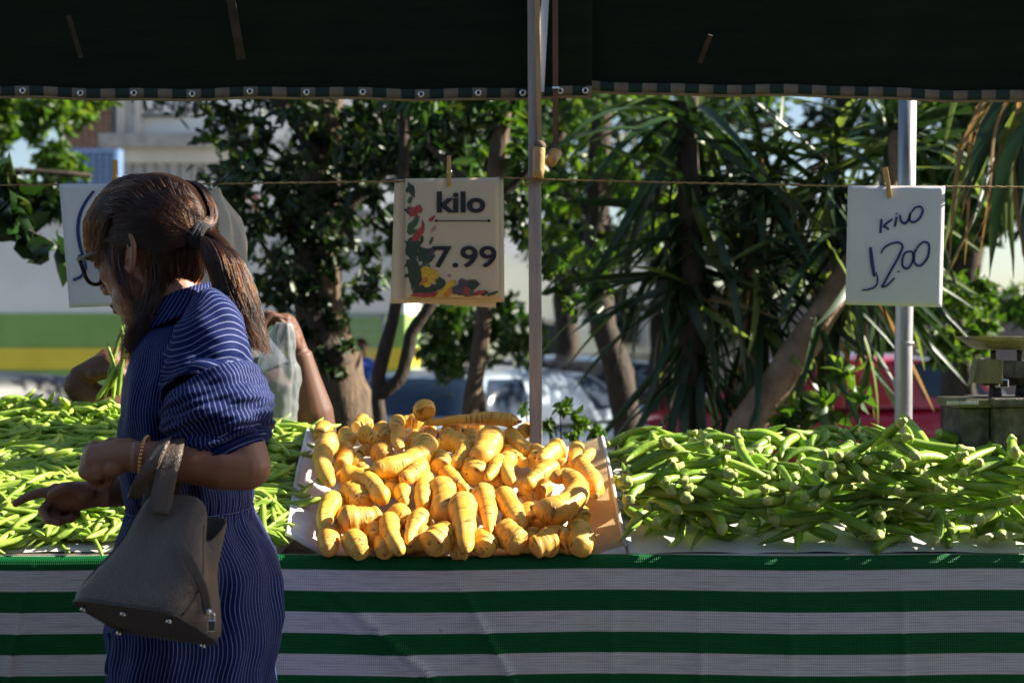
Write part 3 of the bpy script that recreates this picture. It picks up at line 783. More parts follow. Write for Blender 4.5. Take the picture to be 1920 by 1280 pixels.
# ------------------------------------------------------------------ weighing scale
SY = 3.12
sc_ = thing('weighing_scale', 'old dark metal balance scale behind the okra at the right edge', 'scale', W(1870, 815, SY))
sx = PX(1873, SY); s1 = SY / FPX
def sbox(px0, px1, py0, py1, dy, mat, name, bevel=.003, depth=.16, taper=1.0):
    c = W((px0 + px1) / 2, (py0 + py1) / 2, SY); c.y += dy
    return MB().box(c, ((px1 - px0) * s1, depth, (py1 - py0) * s1), None, 0, taper).build(name, mat, sc_, smooth=False, bevel=bevel)
sbox(1786, 1836, 762, 850, 0, MT['iron'], 'side_box', depth=.14)
sbox(1774, 1838, 745, 761, -.004, MT['brass'], 'side_cap', depth=.15)
tk = MB()
for k in range(15):
    tk.box(W(1777 + k * 4, 755, SY - .082), (.0022, .004, .0075))
tk.build('scale_ticks', MT['paper'], sc_, smooth=False)
sbox(1838, 1990, 760, 850, .004, MT['iron'], 'body', depth=.18)
sbox(1834, 1995, 743, 759, 0, MT['iron'], 'body_rim', depth=.2)
pan = MB(); c = W(1890, 642, SY)
def panf(u, v):
    a = u * math.tau
    rx = np.interp(v, [0, .55, 1], [.0, .066, .098]); ry = np.interp(v, [0, .55, 1], [0, .05, .085]); zz_ = np.interp(v, [0, .55, 1], [-.014, -.014, .012])
    k = 5; ca, sa = math.cos(a), math.sin(a); d = (abs(ca) ** k + abs(sa) ** k) ** (1 / k)
    return (c.x + rx * ca / d, c.y + ry * sa / d, c.z + zz_)
pan.grid(panf, 40, 8, closed=True).build('weighing_pan', MT['brass'], sc_, solid=.003)
for px in (1862, 1912):
    MB().tube([W(px, 656, SY), W(px, 676, SY)], .006, 10).build('pan_support', MT['iron'], sc_)
    MB().tube([W(px + 4, 722, SY), W(px + 4, 746, SY)], [.012, .015], 10).build('beam_support', MT['iron'], sc_)
bm = MB(); c2 = W(1852, 696, SY - .06)
bm.box(c2, (54 * s1, .012, 44 * s1), Matrix.Rotation(R(2), 3, 'Y'), taper=1.0)
bm.build('brass_plate', MT['brass'], sc_, smooth=False, bevel=.002)
MB().bar(W(1829, 672, SY - .07), W(1818, 722, SY - .09), .010, .004, up=(0, -1, 0)).build('plate_flange', MT['brass'], sc_, smooth=False)
sbox(1884, 1990, 676, 708, -.01, MT['iron'], 'beam_housing', depth=.1)
sbox(1838, 1990, 708, 722, 0, MT['iron'], 'beam', depth=.04)
sbox(1858, 1876, 709, 726, -.04, MT['steel'], 'slider_weight', depth=.03)
tag(bpy.data.objects['side_box'], 'grey wooden box at the left of the scale')
# crate that carries the scale
cr_ = thing('wooden_crate', 'wooden crate under the weighing scale behind the okra', 'crate', (PX(1880, SY), SY + .12, TZ - .3))
zc = PZ(850, SY)
MB().box((PX(1895, SY), SY + .13, zc - .02), (.34, .36, .03)).build('lid', MT['wood'], cr_, smooth=False)
for dx in (-.15, .15):
    for dy in (.06, .28):
        MB().box((PX(1895, SY) + dx, SY + dy, (zc - .035) / 2), (.03, .03, zc - .035)).build('corner_post', MT['wood'], cr_, smooth=False)
for k in range(5):
    MB().box((PX(1895, SY), SY + .31, .2 + k * .2), (.34, .012, .1)).build('slat', MT['wood'], cr_, smooth=False)
# ------------------------------------------------------------------ root tray
tray = thing('root_tray', 'flared paper-lined tray holding the yellow roots', 'tray', (PX(850, 2.8), 2.8, TZ))
def quadgrid(P, nu=16, nv=10, amp=.003, seed=0, freq=25):
    """P: corners p00,p10,p11,p01"""
    P = [Vector(p) for p in P]
    nrm = (P[1] - P[0]).cross(P[3] - P[0]).normalized()
    def fn(u, v):
        p = P[0].lerp(P[1], u).lerp(P[3].lerp(P[2], u), v)
        return p + nrm * amp * noise.noise(Vector((p.x * freq, p.y * freq, p.z * freq + seed)))
    return MB().grid(fn, nu, nv)
FY, BYk = 2.618, 3.06
Lb0, Lb1 = W(607, 1040, FY), W(625, 838, BYk)
Lt0, Lt1 = W(538, 1002, FY + .012), W(577, 806, BYk)
Rb0, Rb1 = W(1112, 1040, FY), W(1085, 838, BYk)
Rt0, Rt1 = W(1171, 1022, FY + .012), W(1129, 819, BYk)
quadgrid([Lb0, Rb0, Rb1, Lb1], 30, 20, .002).build('tray_floor', MT['liner'], tray, solid=.004)
quadgrid([Lb0, Lb1, Lt1, Lt0], 30, 10, .006, 3, 30).build('lined_side', pmat('crumpled_liner', (.80, .74, .70), (.70, .60, .54), 10, .85, .6, 30), tray, solid=.005)
quadgrid([Rt0, Rt1, Rb1, Rb0], 20, 10, .002, 5, 14).build('board_side', MT['paperbrown'], tray, solid=.006)
MB().tube(spline([Rt0 + Vector((0, -.002, .001)), Rt0.lerp(Rt1, .5) + Vector((.001, 0, .001)), Rt1], 14), .0042, 8).build('board_edge', MT['liner'], tray)
MB().tube(spline([Lt0, Lt0.lerp(Lt1, .5) + Vector((-.003, 0, .002)), Lt1], 14), .004, 8).build('liner_edge', MT['liner'], tray)
quadgrid([Lb0 + Vector((-.02, -.012, -.008)), Lb0 + Vector((.55, -.012, -.008)), Lb0 + Vector((.55, .02, .001)), Lb0 + Vector((-.02, .02, .001))], 40, 3, .004, 2, 30).build('liner_flap', MT['liner'], tray, solid=.001)
quadgrid([Rb0 + Vector((-.01, -.008, -.004)), Rt0 + Vector((.004, -.006, -.02)), Rt0, Rb0], 10, 4, .003, 8, 30).build('torn_corner', MT['liner'], tray, solid=.001)

# ------------------------------------------------------------------ yellow roots
def root_mat():
    m, nt, b = nodes('yellow_root')
    tc = nd(nt, 'ShaderNodeTexCoord'); oi = nd(nt, 'ShaderNodeObjectInfo')
    sp = nd(nt, 'ShaderNodeSeparateXYZ'); lk(nt, tc, 'UV', sp, 0)
    # thin ring marks across the root, broken up round it
    of = nd(nt, 'ShaderNodeMath', operation='MULTIPLY_ADD'); of.inputs[1].default_value = 37; lk(nt, oi, 'Random', of, 0); lk(nt, sp, 1, of, 2)
    cx = nd(nt, 'ShaderNodeCombineXYZ'); 
    su = nd(nt, 'ShaderNodeMath', operation='MULTIPLY'); su.inputs[1].default_value = .16; lk(nt, sp, 0, su, 0)
    lk(nt, su, 0, cx, 0); lk(nt, of, 0, cx, 1)
    n1 = nd(nt, 'ShaderNodeTexNoise'); n1.inputs['Scale'].default_value = 175; n1.inputs['Detail'].default_value = 3; lk(nt, cx, 0, n1, 'Vector')
    ring = ramp(nt, [(.0, (0, 0, 0)), (.535, (0, 0, 0)), (.60, (1, 1, 1)), (1, (1, 1, 1))]); lk(nt, n1, 'Fac', ring, 0)
    n2 = nd(nt, 'ShaderNodeTexNoise'); n2.inputs['Scale'].default_value = 28; lk(nt, tc, 'Object', n2, 'Vector')
    gate = ramp(nt, [(.42, (0, 0, 0)), (.60, (1, 1, 1))]); lk(nt, n2, 'Fac', gate, 0)
    rg = nd(nt, 'ShaderNodeMath', operation='MULTIPLY'); lk(nt, ring, 0, rg, 0); lk(nt, gate, 0, rg, 1)
    n3 = nd(nt, 'ShaderNodeTexNoise'); n3.inputs['Scale'].default_value = 12; n3.inputs['Detail'].default_value = 5; lk(nt, tc, 'Object', n3, 'Vector')
    base = ramp(nt, [(.3, (.72, .34, .030)), (.5, (.82, .43, .052)), (.72, (.86, .52, .11))]); lk(nt, n3, 'Fac', base, 0)
    hs = nd(nt, 'ShaderNodeHueSaturation'); mr = nd(nt, 'ShaderNodeMapRange'); mr.inputs['To Min'].default_value = .492; mr.inputs['To Max'].default_value = .508
    lk(nt, oi, 'Random', mr, 0); lk(nt, mr, 0, hs, 'Hue'); lk(nt, base, 0, hs, 'Color')
    mx = nd(nt, 'ShaderNodeMix', data_type='RGBA'); mx.inputs[7].default_value = (.26, .115, .022, 1); lk(nt, rg, 0, mx, 0); lk(nt, hs, 0, mx, 6)
    # small dark specks
    n4 = nd(nt, 'ShaderNodeTexNoise'); n4.inputs['Scale'].default_value = 150; lk(nt, tc, 'Object', n4, 'Vector')
    spk = ramp(nt, [(.71, (0, 0, 0)), (.76, (.8, .8, .8))]); lk(nt, n4, 'Fac', spk, 0)
    m2 = nd(nt, 'ShaderNodeMix', data_type='RGBA'); m2.inputs[7].default_value = (.22, .10, .03, 1); lk(nt, spk, 0, m2, 0); lk(nt, mx, 2, m2, 6)
    n5 = nd(nt, 'ShaderNodeTexNoise'); n5.inputs['Scale'].default_value = 34; n5.inputs['Detail'].default_value = 8; lk(nt, tc, 'Object', n5, 'Vector')
    soil = ramp(nt, [(.56, (0, 0, 0)), (.72, (.55, .55, .55))]); lk(nt, n5, 'Fac', soil, 0)
    m3 = nd(nt, 'ShaderNodeMix', data_type='RGBA'); m3.inputs[7].default_value = (.40, .21, .06, 1); lk(nt, soil, 0, m3, 0); lk(nt, m2, 2, m3, 6)
    lk(nt, m3, 2, b, 'Base Color'); b.inputs['Roughness'].default_value = .52
    b.inputs['Subsurface Weight'].default_value = .12; b.inputs['Subsurface Radius'].default_value = (.012, .006, .002); b.inputs['Subsurface Scale'].default_value = 1
    sb = nd(nt, 'ShaderNodeMath', operation='SUBTRACT'); sb.inputs[0].default_value = 1; lk(nt, rg, 0, sb, 1)
    bp = nd(nt, 'ShaderNodeBump'); bp.inputs['Strength'].default_value = .5; bp.inputs['Distance'].default_value = .003; lk(nt, sb, 0, bp, 'Height')
    lk(nt, bp, 0, b, 'Normal')
    return m
ROOT = root_mat()
TIP = pmat('root_scar', (.42, .30, .12), (.30, .20, .08), 60, .8, .5, 120)
tray_n = (Lb1 - Lb0).cross(Rb0 - Lb0).normalized()
if tray_n.z < 0: tray_n = -tray_n
camv = Vector((0, 0, CAM_Z))
def on_plane(px, py, off):
    d = W(px, py, 1.0) - camv
    p0 = Lb0 + tray_n * off
    t = (p0 - camv).dot(tray_n) / d.dot(tray_n)
    return camv + d * t
def zt(x, y): return (500 + x / 2.371, 740 + y / 2.371)
GL = 'yellow roots in the tray'
def make_root(path, rpx, layer, label, seed, taper=.35, prof=None):
    """path in zoom px of the photograph, rpx = biggest radius in zoom px"""
    r_m = rpx / 2.371 * 2.8 / FPX * 1.12
    rs = random.Random(seed)
    my = sum(p[1] for p in path) / len(path)
    off = r_m * .85 + layer * .026 * float(np.interp(my, [300, 680], [1, .42])) + .004
    P = [on_plane(*zt(*p), off) for p in path]
    if len(P) == 1:
        P = [P[0] + Vector((0, .02, -.006)), P[0] + Vector((.004, -.028, .0))]
    if len(P) == 2:
        d = P[1] - P[0]
        sdv = d.cross(tray_n).normalized()
        P = [P[0], P[0] + d * .5 + sdv * d.length * rs.uniform(-.1, .1) + tray_n * .003, P[1]]
    Q = spline(P, 30)
    L = sum((Q[i + 1] - Q[i]).length for i in range(29))
    rad = []
    ph = [rs.uniform(0, 6) for _ in range(4)]
    for i in range(30):
        t = i / 29
        base = 1 - (1 - taper) * t ** 1.25
        head = math.sqrt(max(0, 1 - ((.16 - t) / .16) ** 2)) if t < .16 else 1
        tail = math.sqrt(max(0, 1 - ((t - .90) / .10) ** 2)) if t > .90 else 1
        b = base * max(head, .12) * max(tail, .22)
        b *= 1 + .06 * math.sin(t * L * 95 + ph[0]) + .035 * math.sin(t * L * 240 + ph[1]) + .025 * math.sin(t * L * 480 + ph[2])
        rad.append(r_m * b)
    # push the two end rings out so that the ends are round
    d0 = (Q[0] - Q[1]).normalized(); d1 = (Q[-1] - Q[-2]).normalized()
    Q[0] = Q[0] + d0 * r_m * .25; Q[-1] = Q[-1] + d1 * r_m * .2 * taper
    m = MB(); m.tube(Q, rad, 18, ell=rs.uniform(.9, 1.08), jit=.10)
    ctr = Q[15]
    o = m.build('arracacha_root', ROOT, loc=ctr)
    tag(o, label, 'root', GL)
    if rs.random() < .75:
        s = MB().tube([Q[0] + d0 * .0006, Q[0] + d0 * .0028], [rad[0] * 2.3, rad[0] * 1.2], 10, jit=.4)
        s.build('stem_scar', TIP, o)
    return o
DEF = 'fat yellow ringed root lying among the others in the tray'
roots = [
 # back row in the shade
 ([(1120, 118), (1000, 106), (860, 112), (700, 128)], 34, 2, 'long horizontal yellow root along the back of the tray', .38),
 ([(700, 70), (706, 84)], 46, 2.6, 'round root seen end on at the top of the heap', .85),
 ([(430, 110), (395, 150)], 34, .6, 'shaded root at the back left corner of the tray', .7),
 ([(690, 130), (610, 128)], 44, 1.0, DEF, .7), ([(850, 150), (790, 190)], 40, .8, DEF, .7), ([(725, 165), (725, 195)], 34, .8, DEF, .8),
 ([(1160, 160), (1130, 180)], 36, .6, DEF, .8), ([(580, 120), (572, 165)], 38, 1.6, 'upright stubby root behind the heap left of the round one', .8), ([(500, 150), (535, 205)], 38, 1.0, DEF, .8),
 ([(420, 140), (470, 135)], 36, .5, DEF, .7), ([(880, 120), (960, 150)], 34, .5, DEF, .7),
 ([(265, 150), (235, 185)], 38, .8, 'root leaning over the left end of the heap', .8), ([(345, 170), (380, 215)], 36, .8, DEF, .75),
 # second row
 ([(335, 240), (332, 330)], 46, .6, DEF, .75), ([(420, 178), (490, 205)], 42, 1.4, 'small root with its tip pointing right near the back', .55),
 ([(596, 160), (594, 245)], 36, 1.8, 'upright root with a knobbed lower end near the back', .5), ([(480, 240), (410, 265)], 36, .6, DEF, .5),
 ([(500, 255), (530, 290)], 50, .8, DEF, .8), ([(385, 290), (440, 345)], 40, .3, DEF, .7),
 ([(685, 200), (705, 245), (610, 305), (470, 340)], 50, 2.2, 'long pale root bent like an elbow at the left centre', .72),
 ([(760, 225), (820, 208), (880, 240), (860, 290), (830, 325)], 46, 1.4, 'hook shaped root arching at the back centre', .6),
 ([(760, 280), (770, 330)], 46, 1.5, DEF, .8), ([(1010, 170), (980, 230), (945, 300)], 56, 1.7, 'large blunt root at the back centre', .82),
 ([(890, 175), (920, 235)], 36, 1.0, DEF, .7), ([(1080, 165), (1175, 245)], 36, .8, DEF, .75), ([(1105, 215), (1155, 260)], 36, 1.2, DEF, .7),
 ([(1035, 280), (1020, 320), (978, 375)], 38, 1.8, 'small curved root with a pointed lower tip in the middle', .4), ([(915, 310), (918, 370)], 55, 1.0, DEF, .8),
 ([(1080, 275), (1092, 395)], 40, 1.5, DEF, .6), ([(1050, 245), (1150, 312)], 36, .9, DEF, .6), ([(1200, 260), (1190, 310)], 46, .5, DEF, .8),
 ([(1310, 232), (1250, 270), (1215, 305)], 47, 1.5, 'blunt root lying at the back right of the tray', .55), ([(1380, 225), (1360, 325)], 34, .9, DEF, .7),
 ([(1462, 440), (1440, 370), (1405, 310), (1455, 245)], 50, 1.3, 'tall root with a thin bent top leaning on the right side', .34),
 ([(1280, 310), (1215, 355), (1155, 405)], 44, 1.9, 'pale root pointing down left beside the horseshoe root', .55),
 # horseshoe
 ([(1195, 500), (1270, 515), (1355, 470), (1378, 400), (1320, 360), (1262, 372)], 58, 2.3, 'big horseshoe shaped yellow root at the right', .5),
 # left column
 ([(300, 180), (258, 240), (250, 310), (285, 400)], 48, 1.8, 'long curved root standing along the left side of the tray', .55),
 ([(320, 358), (420, 375), (525, 465)], 46, 1.8, 'long root lying diagonally at the left of the tray', .8), ([(555, 360), (548, 440)], 42, 1.0, DEF, .7),
 ([(690, 310), (600, 385)], 42, 2.0, DEF, .7), ([(605, 425), (618, 485)], 36, 1.7, 'small root seen from its pointed tip', .4), ([(700, 370), (692, 500)], 46, 1.2, DEF, .65),
 ([(790, 340), (840, 390), (890, 425)], 40, 1.5, 'root with a thin knobbed lower end in the centre', .5), ([(770, 410), (790, 480), (800, 560)], 62, .7, 'large smooth root half buried in the centre', .85),
 ([(868, 455), (878, 560), (890, 695)], 56, 2.4, 'long upright tapering root at the front centre', .38), ([(955, 425), (985, 530), (992, 615)], 54, 1.8, 'upright tapering root right of the centre one', .3),
 ([(1040, 440), (1100, 520), (1135, 585)], 48, 1.7, 'lumpy root slanting down right of centre', .55), ([(1130, 440), (1200, 425)], 46, .8, DEF, .8), ([(1235, 410), (1200, 440)], 42, .7, DEF, .8), ([(1020, 380), (1030, 410)], 42, .6, DEF, .8),
 ([(310, 455), (270, 510), (252, 600)], 45, 1.3, 'bent root against the lower left side of the tray', .5), ([(380, 430), (440, 490)], 52, .9, DEF, .8),
 ([(325, 560), (420, 550), (505, 532)], 56, 1.7, 'pale thick root lying across the lower left', .6), ([(580, 535), (640, 580)], 50, .6, DEF, .8), ([(470, 600), (480, 650)], 48, .5, DEF, .8),
 ([(280, 610), (278, 700)], 48, .7, 'upright root at the front left corner', .6), ([(380, 640), (420, 705)], 52, .9, DEF, .7), ([(545, 545), (555, 630), (598, 700)], 48, 1.9, 'bent root reaching the front edge left of centre', .5),
 ([(695, 530), (650, 600), (628, 660)], 46, 2.0, 'pale tapering root pointing at the front edge', .3), ([(510, 660), (525, 705)], 42, .7, DEF, .8), ([(665, 610), (690, 665)], 52, .6, DEF, .8),
 ([(805, 620), (725, 672)], 58, 1.5, 'smooth greenish stub at the front of the tray', .85), ([(955, 640), (962, 690)], 50, .9, DEF, .8), ([(1050, 610), (1130, 665)], 62, 1.1, 'thick ringed root at the front right of centre', .7),
 ([(1265, 650), (1180, 680)], 54, 1.2, 'short brown tipped stub at the front right', .75), ([(1275, 560), (1285, 605), (1350, 632)], 38, 1.7, 'small elbow shaped root at the front right', .8), ([(1375, 590), (1395, 690)], 52, 1.2, 'upright ringed root at the front right corner', .8),
 ([(1360, 530), (1410, 555)], 46, 1.2, DEF, .8), ([(1165, 510), (1185, 570)], 44, .7, DEF, .8), ([(1240, 540), (1220, 600)], 44, .3, DEF, .8), ([(1100, 580), (1080, 540)], 44, .3, DEF, .8), ([(830, 690), (900, 700)], 40, .1, DEF, .8), ([(1330, 480), (1300, 540)], 40, .2, DEF, .8),
 ([(440, 400), (520, 390)], 40, .2, DEF, .8), ([(640, 680), (600, 640)], 44, .2, DEF, .8), ([(1190, 620), (1140, 690)], 40, .1, DEF, .8), ([(1330, 330), (1280, 300)], 40, .4, DEF, .8), ([(980, 240), (1060, 210)], 40, .3, DEF, .8), ([(640, 240), (660, 180)], 40, .4, DEF, .8), ([(1300, 690), (1340, 660)], 36, .1, DEF, .8), ([(320, 510), (360, 600)], 40, .2, DEF, .8),
]
# plain roots are told apart by the named root they lie beside
def mid(p): return (sum(q[0] for q in p) / len(p), sum(q[1] for q in p) / len(p))
named = [(mid(r[0]), r[3]) for r in roots if r[3] != DEF]
used = set()
for i, (path, r, lay, lab, tp_) in enumerate(roots):
    if lab == DEF:
        x, y = mid(path)
        for (nx_, ny_), nl in sorted(named, key=lambda t: (t[0][0] - x) ** 2 + (t[0][1] - y) ** 2):
            dx, dy = x - nx_, y - ny_
            side = ('right of' if dx > 0 else 'left of') if abs(dx) > abs(dy) else ('below' if dy > 0 else 'above')
            cand = ' '.join(('root just %s the %s' % (side, nl)).split()[:16])
            if cand not in used: break
        lab = cand; used.add(cand)
    make_root(path, r, lay, lab, 100 + i, tp_)

# ------------------------------------------------------------------ heaps that settle on the boards
class Heap:
    def __init__(s, x0, x1, y0, y1, cell=.005, bz=None):
        s.bz = bz or board_z
        s.x0, s.y0, s.c = x0, y0, cell
        s.nx = int((x1 - x0) / cell) + 1; s.ny = int((y1 - y0) / cell) + 1
        ys = y0 + np.arange(s.ny) * cell
        s.h = np.tile(np.array([s.bz(y) for y in ys]), (s.nx, 1)) + .003
    def at(s, x, y):
        i = min(max(int((x - s.x0) / s.c), 0), s.nx - 1); j = min(max(int((y - s.y0) / s.c), 0), s.ny - 1)
        return i, j
    def drop(s, x, y, yaw, L, r, sink=.15, maxp=.35, cap=9.0):
        n = 9; ts = np.linspace(-.5, .5, n) * L
        cx, sy = math.cos(yaw), math.sin(yaw)
        hs = []
        for t in ts:
            i, j = s.at(x + cx * t, y + sy * t)
            a, b = max(i - 1, 0), max(j - 1, 0)
            hs.append(.5 * s.h[a:i + 2, b:j + 2].mean() + .5 * s.h[a:i + 2, b:j + 2].max())
        hs = np.array(hs)
        l = int(np.argmax(hs[:n // 2 + 1])); rr = n // 2 + int(np.argmax(hs[n // 2:]))
        p = (hs[rr] - hs[l]) / max(ts[rr] - ts[l], L * .3)
        p = max(-maxp, min(maxp, p))
        z0 = float(np.quantile(hs - p * ts, .9)) + r * (1 - sink)
        if z0 - s.bz(y) > cap: return None, None
        for t in ts:
            i, j = s.at(x + cx * t, y + sy * t)
            z = z0 + p * t + r * .9
            k = max(0, int(r * .6 / s.c))
            a, b = max(i - k, 0), max(j - k, 0)
            blk = s.h[a:i + k + 1, b:j + k + 1]
            np.maximum(blk, z, out=blk)
        return z0, math.atan(p)

def bent_pod(L, r, bend, seg, rings, prof, ridge, side=0.0):
    """pod along +x, centred; prof(t)->radius factor"""
    pts = []
    for i in range(rings):
        t = i / (rings - 1)
        x = (t - .5) * L
        pts.append(Vector((x, side * L * (4 * (t - .5) ** 2 - .33) * .5 + .25 * side * L * math.sin(t * 5), bend * L * (.33 - 4 * (t - .5) ** 2))))
    m = MB(); m.tube(pts, [max(r * prof(i / (rings - 1)), .0004) for i in range(rings)], seg, ridge=ridge, nr=5)
    return m, pts
# okra
OKRA = pmat('okra_skin', (.13, .27, .012), (.31, .43, .045), 26, .42, .15, 90, randomize=.32, spec=.5)
OKCAP = pmat('okra_stem', (.50, .55, .16), (.38, .47, .10), 60, .65, .3, 120, randomize=.12)
def okprof(t):
    return float(np.interp(t, [0, .05, .12, .3, .55, .78, .92, 1], [.62, .82, .97, 1.0, .86, .56, .27, .05]))
ok_meshes = []
for k in range(9):
    rs = random.Random(k)
    L = .118; r = .0088 * rs.uniform(.9, 1.15)
    m, pts = bent_pod(L, r, rs.uniform(-.10, .16), 10, 13, okprof, .07, rs.uniform(-.12, .12))
    me = m.mesh('okra_pod', mats=[OKRA])
    c = MB(); d = (pts[0] - pts[1]).normalized()
    c.tube([pts[1] * .4 + pts[0] * .6, pts[0] + d * .0005, pts[0] + d * .004, pts[0] + d * .012 * rs.uniform(.8, 1.4)], [r * 1.02, r * .98, r * .62, r * .50], 9)
    ce = c.mesh('stem_cap', mats=[OKCAP])
    ok_meshes.append((me, ce, L, r))
def pod_matrix(x, y, z, yaw, pitch, roll, sc):
    return Matrix.Translation((x, y, z)) @ Matrix.Rotation(yaw, 4, 'Z') @ Matrix.Rotation(-pitch, 4, 'Y') @ Matrix.Rotation(roll, 4, 'X') @ Matrix.Diagonal((sc[0], sc[1], sc[1], 1))
def join_stuff(name, items, mat, label, cat):
    """items: (mesh, matrix); one mesh"""
    V, Fc, n = [], [], 0
    for me, M in items:
        co = np.empty(len(me.vertices) * 3); me.vertices.foreach_get('co', co); co = co.reshape(-1, 3)
        A = np.array(M); co = co @ A[:3, :3].T + A[:3, 3]
        V.append(co); Fc += [tuple(v + n for v in p.vertices) for p in me.polygons]; n += len(co)
    V = np.concatenate(V)
    me = bpy.data.meshes.new(name); me.from_pydata(V.tolist(), [], Fc)
    me.polygons.foreach_set('use_smooth', [True] * len(me.polygons)); me.materials.append(mat)
    o = link(bpy.data.objects.new(name, me)); tag(o, label, cat, kind='stuff'); return o
rs = random.Random(21)
hp = Heap(.16, 1.35, 2.60, 3.2)
heap_items = []
def capf(x, y): return .028 + .042 * min(1, max(0, y - 2.60) / .14) + .018 * noise.noise(Vector((x * 6, y * 6, 4)))
def okra_at(x, y, yaw, sc=None, final=False, zmin=None, label=None, pitch=None):
    me, ce, L, r = rs.choice(ok_meshes)
    sc = sc or (rs.uniform(.75, 1.25), rs.uniform(.95, 1.3))
    z_, p = hp.drop(x, y, yaw, L * sc[0], r * sc[1], cap=capf(x, y) if not final else 9)
    if z_ is None: return
    if pitch is not None: p = pitch; z_ += .01
    if zmin: z_ = max(z_, zmin)
    M = pod_matrix(x, y, z_, yaw, p, rs.uniform(0, 6.28), sc)
    heap_items.append((me, ce, M, label))
def rx(y): return rs.uniform(.235 + .02 * (y > 2.9), .40 * y + .04)
for k in range(1500):
    y = 2.632 + .505 * rs.random() ** .9
    x = rx(y)
    okra_at(x, y, rs.choice([rs.uniform(0, 6.28), rs.gauss(-1.5, .5), rs.gauss(-2.5, .6), rs.gauss(-.5, .5)]))
for k in range(46):                 # ridge at the back, tips up
    y = rs.uniform(3.02, 3.14); x = rs.uniform(.26, 1.27)
    okra_at(x, y, rs.uniform(0, 6.28), pitch=rs.choice([rs.uniform(-.2, .3), rs.uniform(.1, .4), rs.uniform(.2, .6)]))
for k in range(75):                 # front rows, close to the edge
    okra_at(rs.uniform(.24, 1.05), rs.uniform(2.612, 2.65), rs.choice([rs.gauss(0, .5), rs.gauss(3.14, .5), rs.gauss(.9, .4), rs.gauss(2.3, .4)]), final=True)
zk = lambda x, y: (1140 + x / 2.3705, 740 + y / 2.3705)
okn = Vector((0, -(BZ1 - BZ0), BY1 - BY0)).normalized()
for (a, b_) in [((1290, 175), (1500, 370)), ((540, 280), (720, 450)), ((740, 320), (830, 490)), ((1050, 530), (940, 330)), ((1330, 610), (1150, 430)), ((1540, 600), (1430, 440)), ((1660, 580), (1530, 440)), ((1350, 680), (1200, 520)), ((280, 600), (400, 420)), ((390, 620), (560, 690)), ((330, 620), (80, 710)), ((490, 690), (240, 650)), ((590, 670), (750, 620)), ((1180, 610), (1000, 700)), ((1040, 580), (920, 690)), ((770, 550), (810, 700)), ((400, 270), (490, 380)), ((100, 530), (60, 310)), ((1490, 490), (1560, 390)), ((390, 235), (590, 240)), ((580, 145), (740, 140)), ((1030, 185), (870, 170)), ((240, 550), (70, 590)), ((470, 530), (600, 500)), ((500, 545), (560, 660)), ((1370, 520), (1400, 680)), ((1440, 560), (1480, 680)), ((1700, 560), (1620, 690)), ((1800, 300), (1780, 480)), ((1200, 390), (1340, 410)), ((1100, 290), (1150, 370)), ((700, 550), (560, 430)), ((1750, 690), (1230, 690)), ((1840, 590), (1680, 490)), ((1190, 290), (1270, 330))]:
    pts = []
    for q in (a, b_):
        px, py = zk(*q); d = W(px, py, 1.0) - camv; p0 = Vector((0, BY0, BZ0)) + okn * .055
        pts.append(camv + d * ((p0 - camv).dot(okn) / d.dot(okn)))
    v = pts[1] - pts[0]; c = (pts[0] + pts[1]) / 2
    L = min(math.hypot(v.x, v.y), .17)
    okra_at(c.x, max(c.y, 2.66), math.atan2(v.y, v.x), sc=(L / .118 * 1.05, rs.uniform(1.0, 1.25)), final=True)
LO = 'bright green okra pod in the heap right of the root tray'
GO = 'okra pods in the heap'
print('okra', len(heap_items))
head, tail = heap_items[:-300], heap_items[-300:]
for me, ce, M, lab in tail:
    o = link(bpy.data.objects.new('okra_pod', me)); o.matrix_world = M
    tag(o, LO, 'okra', GO)
    c = link(bpy.data.objects.new('stem_cap', ce)); c.parent = o
join_stuff('okra_heap', [(me, M) for me, ce, M, l in head], OKRA, 'lower layers of the heap of green okra', 'okra heap')

# green beans
BEAN = pmat('bean_skin', (.155, .27, .022), (.33, .42, .06), 20, .5, .2, 60, randomize=.3)
def bnprof(t):
    return float(np.interp(t, [0, .03, .1, .5, .9, .97, 1], [.25, .55, .95, 1.0, .9, .5, .08])) * (1 + .07 * math.sin(t * 45))
bn_meshes = []
for k in range(10):
    q = random.Random(50 + k)
    m, pts = bent_pod(.155, .0052 * q.uniform(.85, 1.15), q.uniform(-.05, .14), 8, 15, bnprof, 0, q.choice([-1, 1]) * q.uniform(.02, .34))
    bn_meshes.append((m.mesh('green_bean', mats=[BEAN]), .155, .0052))
rs = random.Random(33)
hp = Heap(-1.5, -.40, 2.60, 3.2, bz=board_zb)
bi = []
for k in range(3200):
    y = 2.625 + .515 * rs.random() ** .9
    x = rs.uniform(-.365 * y - .08, -.455)
    if k > 700 and rs.random() < .75: x = rs.uniform(-.37 * y, -.262 * y)     # more where they can be seen
    me, L, r = rs.choice(bn_meshes)
    sc = (rs.uniform(.8, 1.3), rs.uniform(.95, 1.3))
    yaw = rs.choice([rs.uniform(0, 6.28), rs.gauss(.35, .5), rs.gauss(2.8, .5)])
    z_, p = hp.drop(x, y, yaw, L * sc[0] * .9, r * sc[1], sink=.3, cap=.014 + .050 * min(1, (y - 2.60) / .16) + .012 * noise.noise(Vector((x * 6, y * 6, 9))))
    if z_ is None: continue
    bi.append((me, pod_matrix(x, y, z_, yaw, p, rs.gauss(0, .5) + rs.choice([0, 3.14]), sc)))
